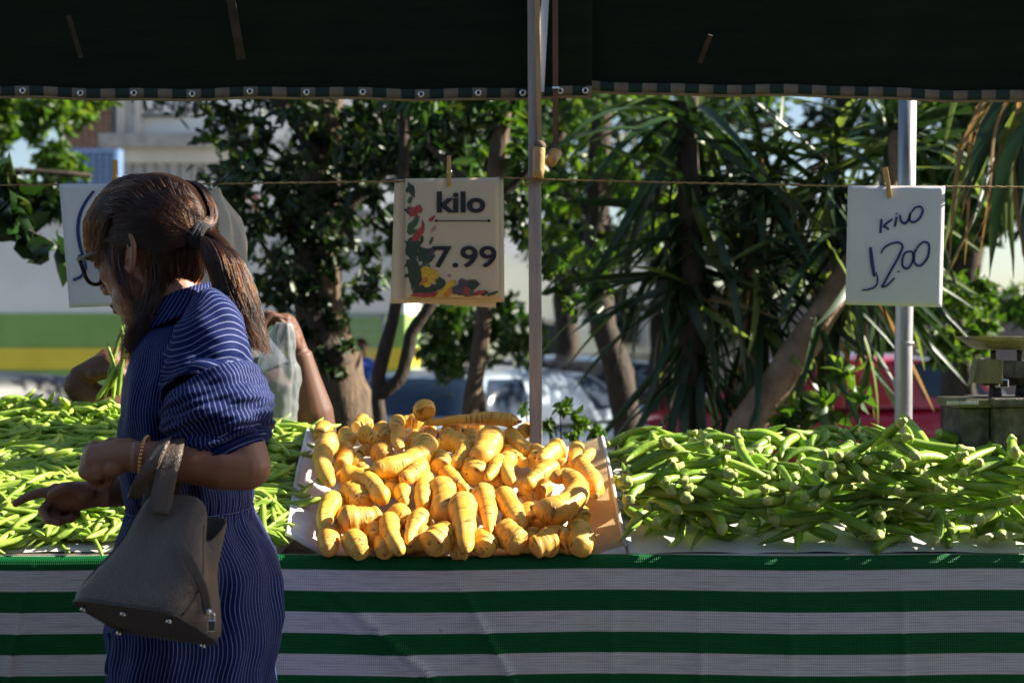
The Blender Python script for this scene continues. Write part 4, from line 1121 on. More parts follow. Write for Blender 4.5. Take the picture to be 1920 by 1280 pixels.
# the 300 that lie on top and show most
def show(M):
    p = M.translation; i, j = hp.at(p.x, p.y)
    vis = -.37 * p.y < p.x < -.262 * p.y or p.x > -.19 * p.y
    return (p.z - hp.h[i, j]) + (.2 if vis else 0)
bi.sort(key=lambda t: show(t[1]))
for me, M in bi[-300:]:
    o = link(bpy.data.objects.new('green_bean', me)); o.matrix_world = M
    tag(o, 'pale green bean in the heap at the left of the stall', 'bean', 'beans in the heap')
join_stuff('bean_heap', bi[:-300], BEAN, 'lower layers of the heap of green beans', 'bean heap')

tw_ = MB().tube([W(1563, 933, 2.72), W(1590, 922, 2.75), W(1621, 908, 2.78)], [.0016, .002, .0012], 7)
for v in tw_.v: v.z += .012
tag(tw_.build('twig', MT['bamboo'], loc=W(1590, 922, 2.75)), 'thin dry brown twig lying on the okra', 'twig')
# ------------------------------------------------------------------ people
def frame(d, n):
    d = Vector(d).normalized(); n = Vector(n); n = (n - d * n.dot(d)).normalized()
    return d, n
def add_hand(m, wrist, d, palm, thumb_side, curls, s=1.0, thumb=(25, 20), spread=.06):
    """d: finger direction, palm: direction the palm faces, thumb_side: unit sign vector"""
    d, p = frame(d, palm); t = Vector(thumb_side); t = (t - d * t.dot(d) - p * t.dot(p)).normalized()
    w = Vector(wrist)
    K = w + d * .082 * s
    # palm: flattened tube plus heel and thumb mound
    m.tube([w - d * .012 * s, w + d * .018 * s, w + d * .045 * s, w + d * .074 * s, w + d * .088 * s], [.019 * s, .0225 * s, .0265 * s, .0265 * s, .018 * s], 18, up=p, ell=1.0)
    for k in range(3):
        c = w + d * (.035 + .022 * k) * s
        m.ball(c + t * .018 * s, (.018 * s, .018 * s, .0155 * s)); m.ball(c - t * .018 * s, (.017 * s, .017 * s, .0145 * s))
    m.ball(w + d * .03 * s + t * .022 * s + p * .008 * s, .0165 * s)
    lens = (.070, .078, .072, .057); offs = (.027, .0092, -.0088, -.0260)
    for i in range(4):
        L = lens[i] * s; base = K + t * offs[i] * s - d * (.004 if i in (0, 2) else .010 if i == 3 else 0) * s
        ang = 0; q = [base - d * .02 * s, base]; dirv = (d + t * spread * (1.5 - i)).normalized()
        pos = base.copy()
        m.ball(base - p * .003 * s, .0107 * s)
        for seg, c in zip((.45, .31, .24), curls[i]):
            ang += R(c)
            v = dirv * math.cos(ang) + p * math.sin(ang)
            q.append(pos + v * L * seg * .5); pos = pos + v * L * seg; q.append(pos.copy())
            m.ball(pos, .0082 * s if seg > .3 else .0072 * s)
        n = len(q)
        m.tube(q, [(.0102 - .0034 * k / (n - 1)) * s for k in range(n)], 12)
    b = w + d * .022 * s + t * .026 * s + p * .006 * s
    v = (d * math.cos(R(thumb[0])) + t * math.sin(R(thumb[0]))).normalized()
    v2 = (d * math.cos(R(thumb[0] - thumb[1])) + t * math.sin(R(thumb[0] - thumb[1])) + p * .35).normalized()
    e = b + v * .036 * s; f_ = e + v2 * .03 * s
    m.tube([b - v * .01, b, b + v * .018 * s, e, e + v2 * .014 * s, f_], [.013 * s, .0135 * s, .0115 * s, .0105 * s, .0098 * s, .0075 * s], 12)
    m.ball(f_, .0076 * s); m.ball(e, .0106 * s)

WY = 2.30
woman = thing('person', 'woman in a navy pinstriped shirt dress and glasses walking past the stall', 'person', (PX(365, WY), WY, 0))
# head frame
yaw, pitch = R(27), R(15)
hf = Vector((-math.cos(yaw) * math.cos(pitch), math.sin(yaw) * math.cos(pitch), -math.sin(pitch)))
hl = Vector((-math.sin(yaw), -math.cos(yaw), 0))
hu = hf.cross(hl).normalized()
HO = W(284, 476, WY)
HR = Matrix((hf, hl, hu)).transposed()
HS = 1.0
def H(F, L, U): return HO + (hf * F + hl * L + hu * U) * HS
def HE(m, F, L, U, r, rot=None, **k):
    m.ball(H(F, L, U), tuple(x * HS for x in r), HR @ (rot if rot else Matrix.Identity(3)), **k)
b = MB()
HE(b, -.012, 0, .032, (.094, .073, .084), seg=24, rings=16)         # cranium
HE(b, .030, 0, -.010, (.062, .060, .088), seg=24, rings=16)         # face
HE(b, .040, 0, -.060, (.046, .046, .044), seg=20, rings=12)         # lower face
HE(b, .060, 0, -.088, (.022, .024, .020))                            # chin
HE(b, .070, 0, .040, (.016, .046, .034))                             # forehead
for s in (-1, 1):
    HE(b, .022, s * .046, -.062, (.034, .016, .026))                 # jaw
    HE(b, .052, s * .038, -.018, (.026, .020, .022))                 # cheek
    HE(b, .078, s * .030, .026, (.014, .022, .008))                  # brow
    HE(b, .074, s * .030, .004, (.016, .017, .012))                  # eye ball
    HE(b, .092, s * .012, -.036, (.012, .009, .008))                 # nostril wing
    # ear
    er = Matrix.Rotation(R(22 * s), 3, 'Z')
    e0 = Vector((-.016, s * .078, -.006))
    loop = [(-.002, .030), (-.014, .027), (-.020, .014), (-.020, .0), (-.014, -.014), (-.007, -.025), (.002, -.029), (.006, -.021), (.006, -.010)]
    loop2 = [(.004, .018), (.0, .028)] + loop
    pp = [H(e0.x + a * 1.2, e0.y + s * (.006 * (-a / .02) + .002), e0.z + c * 1.2) for a, c in loop2]
    b.tube(spline(pp, 26), [.0036 + .0012 * math.sin(math.pi * k / 25) for k in range(26)], 10)
    inner = [(.002, .010), (-.006, .016), (-.012, .008), (-.012, -.004), (-.006, -.013), (.0, -.012)]
    b.tube(spline([H(e0.x + a, e0.y + s * (.008 * (-a / .02) + .002), e0.z + c) for a, c in inner], 18), .0032, 8)
    b.tube([H(e0.x - .003, e0.y - s * .006, e0.z + .018), H(e0.x - .006, e0.y - s * .005, e0.z), H(e0.x, e0.y - s * .004, e0.z - .02)], [.009, .010, .008], 10)
    b.ball(H(e0.x + .001, e0.y + s * .002, e0.z - .026), .0062)
b.tube([H(.082, 0, .020), H(.096, 0, -.004), H(.108, 0, -.024), H(.104, 0, -.037)], [.0075, .0085, .0105, .009], 12)   # nose
HE(b, .088, 0, -.062, (.010, .021, .0055)); HE(b, .086, 0, -.072, (.010, .018, .006))     # lips
HE(b, .080, 0, -.052, (.012, .018, .012))
# neck and trunk (under the dress)
nb = W(345, 610, WY)
b.tube([H(-.012, 0, -.03), H(-.022, 0, -.075), nb, nb + Vector((.01, 0, -.06))], [.052, .050, .054, .075], 20)
b.tube([W(352, 640, WY), W(355, 700, WY), W(352, 800, WY), W(352, 900, WY), W(352, 960, WY), W(360, 1060, WY), W(362, 1150, WY)], [.07, .085, .085, .078, .075, .10, .10], 24, ell=1.25, up=(1, 0, 0))
SHN, SHF = W(392, 640, WY - .125), W(355, 640, WY + .11)
b.ball(SHN, .030); b.ball(SHF, .030)
b.tube([SHN, W(352, 640, WY), SHF], .032, 16)
# near arm
EL = W(462, 874, 2.12); WR = W(262, 857, 2.085)
b.tube([SHN, SHN.lerp(EL, .5) + Vector((.004, -.004, 0)), EL], [.034, .038, .036], 18)
b.ball(EL, (.037, .036, .036))
b.tube([EL, EL.lerp(WR, .25), EL.lerp(WR, .5) + Vector((0, 0, .002)), EL.lerp(WR, .8), WR, WR + (WR - EL).normalized() * .01], [.036, .0385, .036, .0275, .0235, .0235], 20)
add_hand(b, WR + Vector((-.004, 0, .002)), (-1, .22, -.14), (.1, .75, -.65), (-.1, .5, .85), [(38, 62, 40), (62, 78, 50), (70, 84, 55), (74, 88, 55)], .94, thumb=(18, 14), spread=.02)
# far arm
EF = W(330, 905, WY + .17); WF = W(196, 925, WY + .06)
b.tube([SHF, SHF.lerp(EF, .5), EF], [.032, .036, .034], 16)
b.tube([EF, EF.lerp(WF, .3), EF.lerp(WF, .7), WF, WF + (WF - EF).normalized() * .008], [.034, .036, .027, .023, .023], 18)
add_hand(b, WF, (-1, -.06, -.08), (.05, -.55, -.83), (0, -.83, .55), [(8, 14, 10), (52, 70, 40), (66, 82, 50), (72, 86, 50)], .94, thumb=(30, 34), spread=.05)
# legs and feet
for dy, dx in ((-.085, .0), (.085, .05)):
    hip = W(362, 1130, WY) + Vector((0, dy, 0)); kn = Vector((hip.x - .03 + dx, WY + dy, .47)); an = Vector((hip.x + dx + .02, WY + dy, .075))
    b.tube([hip, hip.lerp(kn, .5), kn, kn.lerp(an, .3), an], [.09, .075, .052, .052, .033], 18)
    b.tube([an + Vector((.03, 0, -.03)), an + Vector((0, 0, -.035)), an + Vector((-.08, 0, -.05)), an + Vector((-.15, 0, -.055))], [.026, .034, .030, .018], 14)
    sh_ = MB().tube([an + Vector((.055, 0, -.052)), an + Vector((.0, 0, -.050)), an + Vector((-.09, 0, -.052)), an + Vector((-.175, 0, -.058))], [.020, .042, .044, .016], 16, ell=.95)
    for v in sh_.v: v.z = max(v.z, .003); v.z = min(v.z, .05)
    sh_.build('shoe', MT['black'], woman)
body = remesh(b, 'body', .0026, 5, MT['skin'], woman)
# lips as a tinted piece
lp = MB(); lp.ball(H(.0885, 0, -.062), (.0095, .019, .0048), HR); lp.ball(H(.0868, 0, -.0722), (.0095, .016, .0055), HR)
lp.build('lips', MT['lips'], woman)
# glasses
gl = MB()
for s in (-1, 1):
    C = [(.100, s * .010, .018), (.103, s * .034, .021), (.094, s * .062, .018), (.090, s * .064, .0), (.093, s * .056, -.018), (.100, s * .034, -.024), (.103, s * .014, -.018), (.103, s * .009, .0)]
    ring = [H(*c) for c in C]; ring.append(ring[0])
    gl.tube(spline(ring, 40), .0034, 8, cap=False)
    gl.tube([H(.094, s * .064, .014), H(.085, s * .074, .013), H(.03, s * .079, .010), H(-.012, s * .079, .008), H(-.028, s * .078, -.012)], [.004, .0034, .0028, .0028, .0022], 8)
gl.tube([H(.103, -.010, .006), H(.106, 0, .009), H(.103, .010, .006)], .0026, 8)
go = gl.build('glasses', MT['black'], woman)
lens_m = glassmat('lens', (.5, .5, .52), .03, .75)
for s in (-1, 1):
    MB().poly([H(*c) for c in [(.100, s * .010, .018), (.103, s * .034, .021), (.094, s * .062, .018), (.090, s * .064, .0), (.093, s * .056, -.018), (.100, s * .034, -.024), (.103, s * .014, -.018), (.103, s * .009, .0)]]).build('lens', lens_m, go, smooth=False)

# ---- dress
NAVY, WHT = (.0015, .010, .085), (.34, .38, .58)
DR = stripemat('pinstripe', NAVY, WHT, .0072, .05)
DRY = stripemat('pinstripe_across', NAVY, WHT, .0064, .05, axis='y')
dress_keys = [  # py, left px, right px, half depth, fold amplitude
 (598, 300, 388, .058, 0), (622, 276, 420, .10, .2), (650, 262, 445, .135, .35), (690, 250, 462, .155, .5), (750, 238, 468, .16, .7), (830, 233, 468, .155, .9),
 (900, 240, 468, .145, 1), (944, 247, 468, .140, .5), (952, 248, 467, .138, .35), (962, 243, 470, .142, .8), (990, 232, 484, .155, 1), (1035, 222, 505, .170, 1), (1100, 213, 518, .178, 1), (1200, 209, 523, .182, 1.1),
 (1280, 210, 516, .184, 1.3), (1420, 205, 512, .19, 1.8), (1600, 198, 515, .20, 2.4), (1760, 190, 520, .205, 3)]
ks = [k[0] for k in dress_keys]
def dress_row(py):
    return cr(ks, [k[1:] for k in dress_keys], np.array([py]))[0]
def dress_fn(u, v):
    py = 598 + (1760 - 598) * v
    l, r_, dp, fa = dress_row(py)
    a = u * math.tau
    cx = (l + r_) / 2; hw = (r_ - l) / 2
    p = W(cx, py, WY)
    ca, sa = math.cos(a), math.sin(a)
    k = 2.25; d = (abs(ca) ** k + abs(sa) ** k) ** (1 / k)
    amp = .0028 * fa
    waist = math.exp(-((py - 950) / 28) ** 2)
    f = amp * (math.sin(9 * a + 3 * math.sin(py * .012)) + .7 * math.sin(17 * a + py * .008)) * (1 - .7 * waist)
    f += waist * .0022 * math.sin(46 * a) + .012 * fa * noise.noise(Vector((ca * 1.6, sa * 1.6, py * .008))) * (1 - .8 * waist)
    f += .004 * min(fa, 1) * noise.noise(Vector((ca * 4 + py * .01, sa * 4, py * .02))) * (1 - .7 * waist)
    hx = hw / FPX * WY + f; hy = dp + f
    p.x += hx * ca / d; p.y += hy * sa / d
    return p
dm = MB().grid(dress_fn, 180, 190, closed=True, uvfn=lambda u, v: (u * 1.02 + .004 * math.sin(v * 60), v))
dress = dm.build('dress', DR, woman)
# waist seam and belt tail
sm = MB()
sm.tube([dress_fn(k / 60, (951 - 598) / 1162) + Vector((0, -.001 if k > 30 else .001, 0)) for k in range(61)], .0022, 6, cap=False)
sm.build('waist_seam', DR, dress)
MB().grid(lambda u, v: W(200 + 14 * u + 3 * math.sin(v * 5), 1186 + v * 76, WY - .11) + Vector((0, .004 * math.sin(v * 6), 0)), 4, 12, uvfn=lambda u, v: (u * .03, v * .08)).build('belt_tail', DR, dress, solid=.002)
# placket at the front edge with buttons
MB().grid(lambda u, v: dress_fn(.46 + .03 * u, .02 + .27 * v) + Vector((-.003, -.002, 0)), 4, 40, uvfn=lambda u, v: (u * .03, v * .3)).build('placket', DR, dress, solid=.002)
for k in range(6):
    c = dress_fn(.475, .04 + k * .045)
    MB().ball(c + Vector((-.004, -.004, 0)), (.0022, .005, .005)).build('button', MT['paper'], dress)
# sleeves
def sleeve(keys, Y0, Y1, name, mat, along, dscale, flip=1, seam=None):
    kk = [i / (len(keys) - 1) for i in range(len(keys))]
    N = 64
    cs = cr(kk, [(k[0], k[1], k[2], k[3]) for k in keys], np.linspace(0, 1, N + 1))
    P = [W(c[0], c[1], Y0 + (Y1 - Y0) * i / N) for i, c in enumerate(cs)]
    out = []
    def fn(u, v):
        i = min(int(round(v * N)), N)
        t = (P[min(i + 1, N)] - P[max(i - 1, 0)]).normalized()
        sx = Vector((0, 1, 0)).cross(t).normalized(); sy = t.cross(sx)
        a = u * math.tau; w_ = cs[i][2] / FPX * Y0; pf = cs[i][3]
        f = pf * (.0025 * math.sin(6 * a + v * 12) + .008 * noise.noise(Vector((math.cos(a) * 1.5, math.sin(a) * 1.5, v * 7))) + .005 * noise.noise(Vector((math.cos(a) * 2 + 5, math.sin(a) * 2, v * 22))))
        return P[i] + sx * math.cos(a) * (w_ + f) + sy * math.sin(a) * (w_ * dscale + f)
    L = sum((P[i + 1] - P[i]).length for i in range(N))
    m = MB().grid(fn, 90, N, closed=True, uvfn=lambda u, v: (u * .52, v * L + .010 * math.sin(u * 12.57) * along))
    m.v  # shared
    return m.build(name, mat, dress, solid=.0012), fn
s1_, f1 = sleeve([(372, 560, 20, 0), (384, 572, 40, .1), (392, 598, 58, .3), (393, 640, 73, .6), (391, 690, 83, .9), (389, 722, 88, .8), (390, 732, 86, .4)], 2.185, 2.15, 'upper_sleeve', DRY, 1, .80)
s2_, f2 = sleeve([(389, 724, 90, .3), (396, 740, 100, .8), (404, 768, 104, 1.3), (412, 800, 104, 1.8), (420, 830, 95, 2.0), (428, 850, 78, 1.4), (432, 860, 64, .6)], 2.15, 2.122, 'lower_sleeve', DR, 0, .80)
s3_, f3 = sleeve([(420, 832, 80, .6), (428, 850, 77, .5), (436, 866, 66, .3), (440, 874, 57, .2)], 2.128, 2.118, 'cuff', DRY, 0, .78)
sleeve([(360, 590, 20, 0), (350, 620, 55, .2), (340, 700, 70, .8), (335, 800, 72, 1.2), (332, 860, 56, .8)], WY + .10, WY + .15, 'far_sleeve', DRY, 1, .7)
MB().tube([f1(.02 + k / 40 * .96, .94) for k in range(41)], .0016, 6, cap=False).build('sleeve_seam', DR, dress)
# collar
def collar(u, v):
    a = R(-165) + u * R(330)
    top, low = W(330, 556, WY - .005), W(336, 604, WY - .01)
    rr = .060 + (.080 - .060) * v + .004 * math.sin(a * 3)
    c = top.lerp(low, v)
    ax = Vector((-math.cos(a) * -1, math.sin(a), 0))
    tilt = .42 * ax.x * rr                     # higher at the back of the neck
    return c + Vector((ax.x * rr * 1.02, ax.y * rr * .95, tilt + .018 * (v if abs(u - .5) > .4 else 0) * -1))
MB().grid(collar, 60, 8, uvfn=lambda u, v: (u * .36 + v * .03, v * .05)).build('collar', DR, dress, solid=.003)
# bracelet
br = MB()
for k in range(34):
    a = k * math.tau / 34; c = W(272, 856, 2.086) + Vector((.004 * math.sin(a), .028 * math.cos(a), .030 * math.sin(a)))
    br.ball(c, .0027, seg=8, rings=6)
br.build('bracelet', MT['gold'], woman)

# ---- hair
# solid mass under the strands
SC, SR = (-.014, 0, .034), (.108, .086, .098)
def shell_pt(F, L, U): return H(F, L, U)
hm = MB(); nU, nV = 64, 40
def cap_fn(u, v):
    a = u * math.tau; e = math.pi * (v * .86)
    x, y, z_ = math.sin(e) * math.cos(a), math.sin(e) * math.sin(a), math.cos(e)
    F, L, U = SC[0] + SR[0] * x * .95, SC[1] + SR[1] * y * .94, SC[2] + SR[2] * z_ * .955
    # draw the rim back from the face
    if F > .052 and U < .045:
        F = .052 + (F - .052) * .12; L *= .82
    if F > -.045 and U < .022: L *= .72; F = min(F, .03)
    if U < -.03 and F > -.02: F = -.02 + (F + .02) * .3; L *= .9
    return H(F, L, U)
hm.grid(cap_fn, nU, nV, closed=True)
hairroot = hm.build('hair', MT['hair'], woman)
def head_project(px, py, ex, near=1):
    """the point of the hair shell (grown by ex) that the photograph shows at px,py"""
    d = (W(px, py, 1.0) - camv)
    Rt = HR.transposed()
    o_ = Rt @ (camv - HO) / HS - Vector(SC); dd = Rt @ d / HS
    r = Vector((SR[0] + ex, SR[1] + ex, SR[2] + ex))
    o2 = Vector((o_.x / r.x, o_.y / r.y, o_.z / r.z)); d2 = Vector((dd.x / r.x, dd.y / r.y, dd.z / r.z))
    A, B, C = d2.dot(d2), 2 * o2.dot(d2), o2.dot(o2) - 1
    D = B * B - 4 * A * C
    if D < 0:
        t = -B / (2 * A); q = o2 + d2 * t; q.normalize()
        q = Vector((q.x * r.x, q.y * r.y, q.z * r.z)) + Vector(SC)
        q3 = HO + HR @ q * HS
        return (W(px, py, 1.0) - camv) * (q3.y) + camv if D > -9 else q3
    t = (-B - math.sqrt(D)) / (2 * A)
    return camv + d * t
TIEP = head_project(374, 441, .004)
TY_ = TIEP.y
# pony tail core
pc = spline([TIEP, W(398, 450, TY_ - .005), W(426, 500, TY_ - .012), W(448, 570, TY_ - .015), (W(474, 645, TY_ - .015))], 24)
MB().tube(pc, [float(np.interp(k / 23, [0, .12, .35, .7, 1], [.010, .015, .021, .017, .004])) for k in range(24)], 16, ell=.8).build('ponytail_core', MT['hair'], hairroot)
tt = MB()
for k, dx in enumerate((-.004, .002, .007)):
    c = TIEP + Vector((dx, 0, -dx * .2)); ax = Vector((.9, -.1, -.35)).normalized(); q1 = ax.orthogonal().normalized(); q2 = ax.cross(q1)
    tt.tube([c + (q1 * math.cos(a) + q2 * math.sin(a)) * (.0185 - .001 * k) for a in [j * math.tau / 24 for j in range(25)]], .0045, 8, cap=False)
tt.build('hair_tie', MT['tie'], woman)

def far_side(p):
    q = HR.transposed() @ (p - HO); q.y = -q.y
    return HO + HR @ q
strands = []; hrs = random.Random(5)
def lerp2(a, b_, t): return (a[0] + (b_[0] - a[0]) * t, a[1] + (b_[1] - a[1]) * t)
def add_strand(pts, n=12, jit=0.0):
    P = spline(pts, n)
    if jit:
        ph = hrs.uniform(0, 9)
        for i, p in enumerate(P):
            k = jit * i / n
            p += Vector((noise.noise(Vector((i * .35, ph, 1))), noise.noise(Vector((i * .35, ph, 5))), noise.noise(Vector((i * .35, ph, 9))))) * k
    strands.append(P)
# top layer: from the hairline over the crown to the tie
hair_top = [((158, 430), (212, 408), (300, 412)), ((160, 395), (225, 372), (310, 398)), ((176, 365), (250, 350), (325, 388)), ((205, 342), (285, 338), (345, 385)), ((245, 330), (320, 340), (365, 398)), ((295, 330), (350, 355), (378, 410))]
hair_low = [((158, 430), (212, 408), (300, 412)), ((185, 448), (240, 436), (312, 428)), ((225, 462), (275, 452), (325, 440)), ((268, 462), (302, 458), (335, 450)), ((290, 480), (318, 470), (345, 456))]
def guide(tab, t):
    k = t * (len(tab) - 1); i = min(int(k), len(tab) - 2); f = k - i
    return [lerp2(tab[i][j], tab[i + 1][j], f) for j in range(3)]
def top_strand(tab, mirror=False):
    clump = hrs.choice(range(60)) / 60
    t = min(1, max(0, clump + hrs.gauss(0, .012))); g = guide(tab, t)
    ex = hrs.uniform(.000, .007)
    s0 = hrs.uniform(0, .5) if hrs.random() < .5 else 0
    P = [head_project(p[0] + hrs.gauss(0, 2.0), p[1] + hrs.gauss(0, 2.0), ex) for p in g]
    if s0: P[0] = P[0].lerp(P[1], s0)
    e = TIEP + Vector((-.004, hrs.gauss(0, .006), hrs.gauss(0, .006)))
    if mirror: P = [far_side(p) for p in P]
    P.append(P[-1].lerp(e, .6) + Vector((0, -.002, .001))); P.append(e)
    add_strand(P, 14, .002)
for _ in range(3400): top_strand(hair_top)
for _ in range(1300): top_strand(hair_low)
for _ in range(900): top_strand(hair_top, True)
for _ in range(400): top_strand(hair_low, True)
# fringe over the forehead
for _ in range(1100):
    t = hrs.random(); a = lerp2((178, 372), (240, 355), t); m_ = lerp2((152, 415), (196, 415), t); e = lerp2((152, 462), (186, 486), t)
    ex = hrs.uniform(.0, .008)
    P = [head_project(a[0] + hrs.gauss(0, 4), a[1] + hrs.gauss(0, 4), ex), head_project(m_[0] + hrs.gauss(0, 5), m_[1], ex + .003), head_project(e[0] + hrs.gauss(0, 6), e[1] + hrs.gauss(0, 10), ex + .002)]
    add_strand(P, 10, .009)
    if hrs.random() < .4: add_strand([far_side(p) for p in P], 10, .004)
# locks in front of the ear, falling past the cheek
for _ in range(190):
    t = hrs.random() ** 1.2
    a = lerp2((205, 400), (250, 430), t); b_ = lerp2((195, 465), (232, 470), t); c = lerp2((218, 530), (244, 540), t); d = lerp2((246, 590), (262, 590), t); e = lerp2((236, 650), (262, 640), hrs.random())
    k = hrs.uniform(.35, 1)
    P = [head_project(a[0], a[1], hrs.uniform(0, .006)), head_project(b_[0] + hrs.gauss(0, 6), b_[1], hrs.uniform(-.002, .006)), W(c[0] + hrs.gauss(0, 5), c[1], WY - .085 + hrs.uniform(-.008, .008))]
    if k > .55: P.append(W(d[0] + hrs.gauss(0, 6), d[1], WY - .085 + hrs.uniform(-.012, .012)))
    if k > .8: P.append(W(e[0] + hrs.gauss(0, 8), e[1] + hrs.gauss(0, 14), WY - .09 + hrs.uniform(-.014, .014)))
    add_strand(P, 14, .006)
# loose under-hair: from behind the ear and the nape down in front of the collar
for _ in range(2100):
    t = hrs.random()
    a = lerp2((276, 466), (385, 470), t); b_ = lerp2((282, 520), (374, 512), t); c = lerp2((266, 575), (322, 578), t); e = lerp2((232, 655), (290, 640), t * .9 + hrs.gauss(0, .05))
    dep = .075 - .05 * t
    ex = hrs.uniform(-.004, .006)
    P = [head_project(a[0] + hrs.gauss(0, 4), a[1] + hrs.gauss(0, 4), ex), W(b_[0] + hrs.gauss(0, 5), b_[1], WY - dep + hrs.uniform(-.012, .01)), W(c[0] + hrs.gauss(0, 6), c[1], WY - dep - .006 + hrs.uniform(-.016, .01))]
    if hrs.random() < .72: P.append(W(e[0] + hrs.gauss(0, 7), e[1] + hrs.gauss(0, 16), WY - dep - .028 + hrs.uniform(-.014, .012)))
    add_strand(P, 14, .005)
# pony tail
for _ in range(2300):
    r0 = math.sqrt(hrs.random()); a0 = hrs.uniform(0, 6.28); P = []
    end = hrs.uniform(.86, 1.06)
    for k in range(8):
        t = k / 7 * end
        c = pc[min(int(t * 23), 23)].copy()
        if t > 1: c += (pc[23] - pc[21]) * (t - 1) * 10
        rr = float(np.interp(t, [0, .12, .35, .7, 1, 1.1], [.013, .023, .036, .036, .026, .03])) * r0
        P.append(c + Vector((math.cos(a0) * rr, math.sin(a0) * rr * .8, math.cos(a0) * rr * -.35)))
    add_strand(P, 16, .010)
# flyaways
for _ in range(150):
    g = guide(hair_top, hrs.random())
    P = [head_project(p[0], p[1], .006 + k * hrs.uniform(.001, .006)) for k, p in enumerate(g)]
    add_strand(P, 10, .022)
HAIRM = bpy.data.materials.new('hair_strands'); HAIRM.use_nodes = True
nt = HAIRM.node_tree; nt.nodes.remove(nt.nodes['Principled BSDF'])
hb_ = nt.nodes.new('ShaderNodeBsdfHairPrincipled'); hb_.parametrization = 'MELANIN'
for nme, val in (('Melanin', .80), ('Melanin Redness', .78), ('Roughness', .28), ('Radial Roughness', .38), ('Random Roughness', .25), ('Random Color', .3)):
    if nme in hb_.inputs: hb_.inputs[nme].default_value = val
nt.links.new(hb_.outputs[0], nt.nodes['Material Output'].inputs[0])
hc = bpy.data.hair_curves.new('hair_strands')
hc.add_curves([len(s) for s in strands])
off = wloc(woman)
flat = np.array([tuple(p - off) for s in strands for p in s], dtype=np.float32).ravel()
hc.attributes['position'].data.foreach_set('vector', flat)
ra = hc.attributes.get('radius') or hc.attributes.new('radius', 'FLOAT', 'POINT')
rad = np.concatenate([np.linspace(1, .35, len(s)) * .00060 for s in strands]).astype(np.float32)
ra.data.foreach_set('value', rad)
hc.materials.append(HAIRM)
ho = bpy.data.objects.new('hair_strands', hc); ho.parent = hairroot; link(ho)
tag(ho, kind='stuff')

# ------------------------------------------------------------------ handbag on her arm
def leather():
    m, nt, b = nodes('taupe_leather')
    tc = nd(nt, 'ShaderNodeTexCoord')
    v = nd(nt, 'ShaderNodeTexVoronoi', feature='DISTANCE_TO_EDGE'); v.inputs['Scale'].default_value = 360; lk(nt, tc, 'Object', v, 'Vector')
    nz = nd(nt, 'ShaderNodeTexNoise'); nz.inputs['Scale'].default_value = 9; lk(nt, tc, 'Object', nz, 'Vector')
    rp = ramp(nt, [(.3, (.098, .068, .050)), (.7, (.130, .092, .068))]); lk(nt, nz, 'Fac', rp, 0); lk(nt, rp, 0, b, 'Base Color')
    b.inputs['Roughness'].default_value = .42
    bp = nd(nt, 'ShaderNodeBump'); bp.inputs['Strength'].default_value = .8; bp.inputs['Distance'].default_value = .003; lk(nt, v, 'Distance', bp, 'Height'); lk(nt, bp, 0, b, 'Normal')
    return m
LE = leather(); LED = pmat('trim_and_shade_leather', (.05, .04, .034), (.035, .028, .024), 30, .5, .3, 200)
BGC = W(272, 1166, 2.0)
bag = thing('handbag', 'taupe leather bucket handbag hanging from the forearm of the woman', 'handbag', BGC)
BR = Matrix.Rotation(R(-24), 3, 'Z') @ Matrix.Rotation(R(-32), 3, 'X') @ Matrix.Rotation(R(2), 3, 'Y')
# bag frame: x width, y depth (away from the camera), z up
BH = .182
def bag_pt(a, t, grow=0.0):
    ca, sa = math.cos(a), math.sin(a)
    k = 5 - 1.9 * t; d = (abs(ca) ** k + abs(sa) ** k) ** (1 / k)
    hw = float(np.interp(t, [0, .08, .3, .6, .85, 1], [.094, .097, .088, .073, .064, .061])) + grow
    hd_ = float(np.interp(t, [0, .08, .3, .6, .85, 1], [.060, .062, .055, .042, .034, .031])) + grow
    x, y = hw * ca / d, hd_ * sa / d
    dip = .30 * abs(ca) ** 6 * t ** 3
    z_ = BH * t * (1 - dip)
    y += .006 * math.sin(x * 40 + 1) * t - .010 * math.exp(-((x - .02) / .03) ** 2) * t * (1 if sa < 0 else -.4)   # sag
    x += .004 * math.sin(t * 7 + sa * 2)
    if ca > .6: x -= .012 * t * (1 - abs(sa))
    return BGC + BR @ Vector((x, y, z_))
MB().grid(lambda u, v: bag_pt(u * math.tau, v), 110, 40, closed=True).build('body', LE, bag, solid=.0028)
def base_fn(u, v):
    p = bag_pt(u * math.tau, 0.0); c = BGC + BR @ Vector((0, 0, -.001))
    return c.lerp(p, v)
MB().grid(base_fn, 72, 6, closed=True, flip=True).build('base_panel', LED, bag)  # shade under the bag is put into this panel's dark colour
MB().tube([bag_pt(k / 72 * math.tau, .0, .001) for k in range(73)], .0026, 8, cap=False).build('base_piping', LED, bag)
for (x, y) in ((-.075, -.045), (.075, -.045), (-.075, .045), (.075, .045), (0, -.05)):
    c = BGC + BR @ Vector((x, y, -.003)); n = BR @ Vector((0, 0, -1))
    MB().tube([c, c + n * .003, c + n * .007], [.0030, .0030, .0045], 12).build('foot_stud', MT['steel'], bag)
# side seams
for a0, t1 in ((-.62, .86), (-2.55, .9)):
    MB().tube([bag_pt(a0 + .22 * math.sin(t * 3), t, .0018) for t in np.linspace(0.02, t1, 24)], .0011, 6).build('seam', LED, bag)
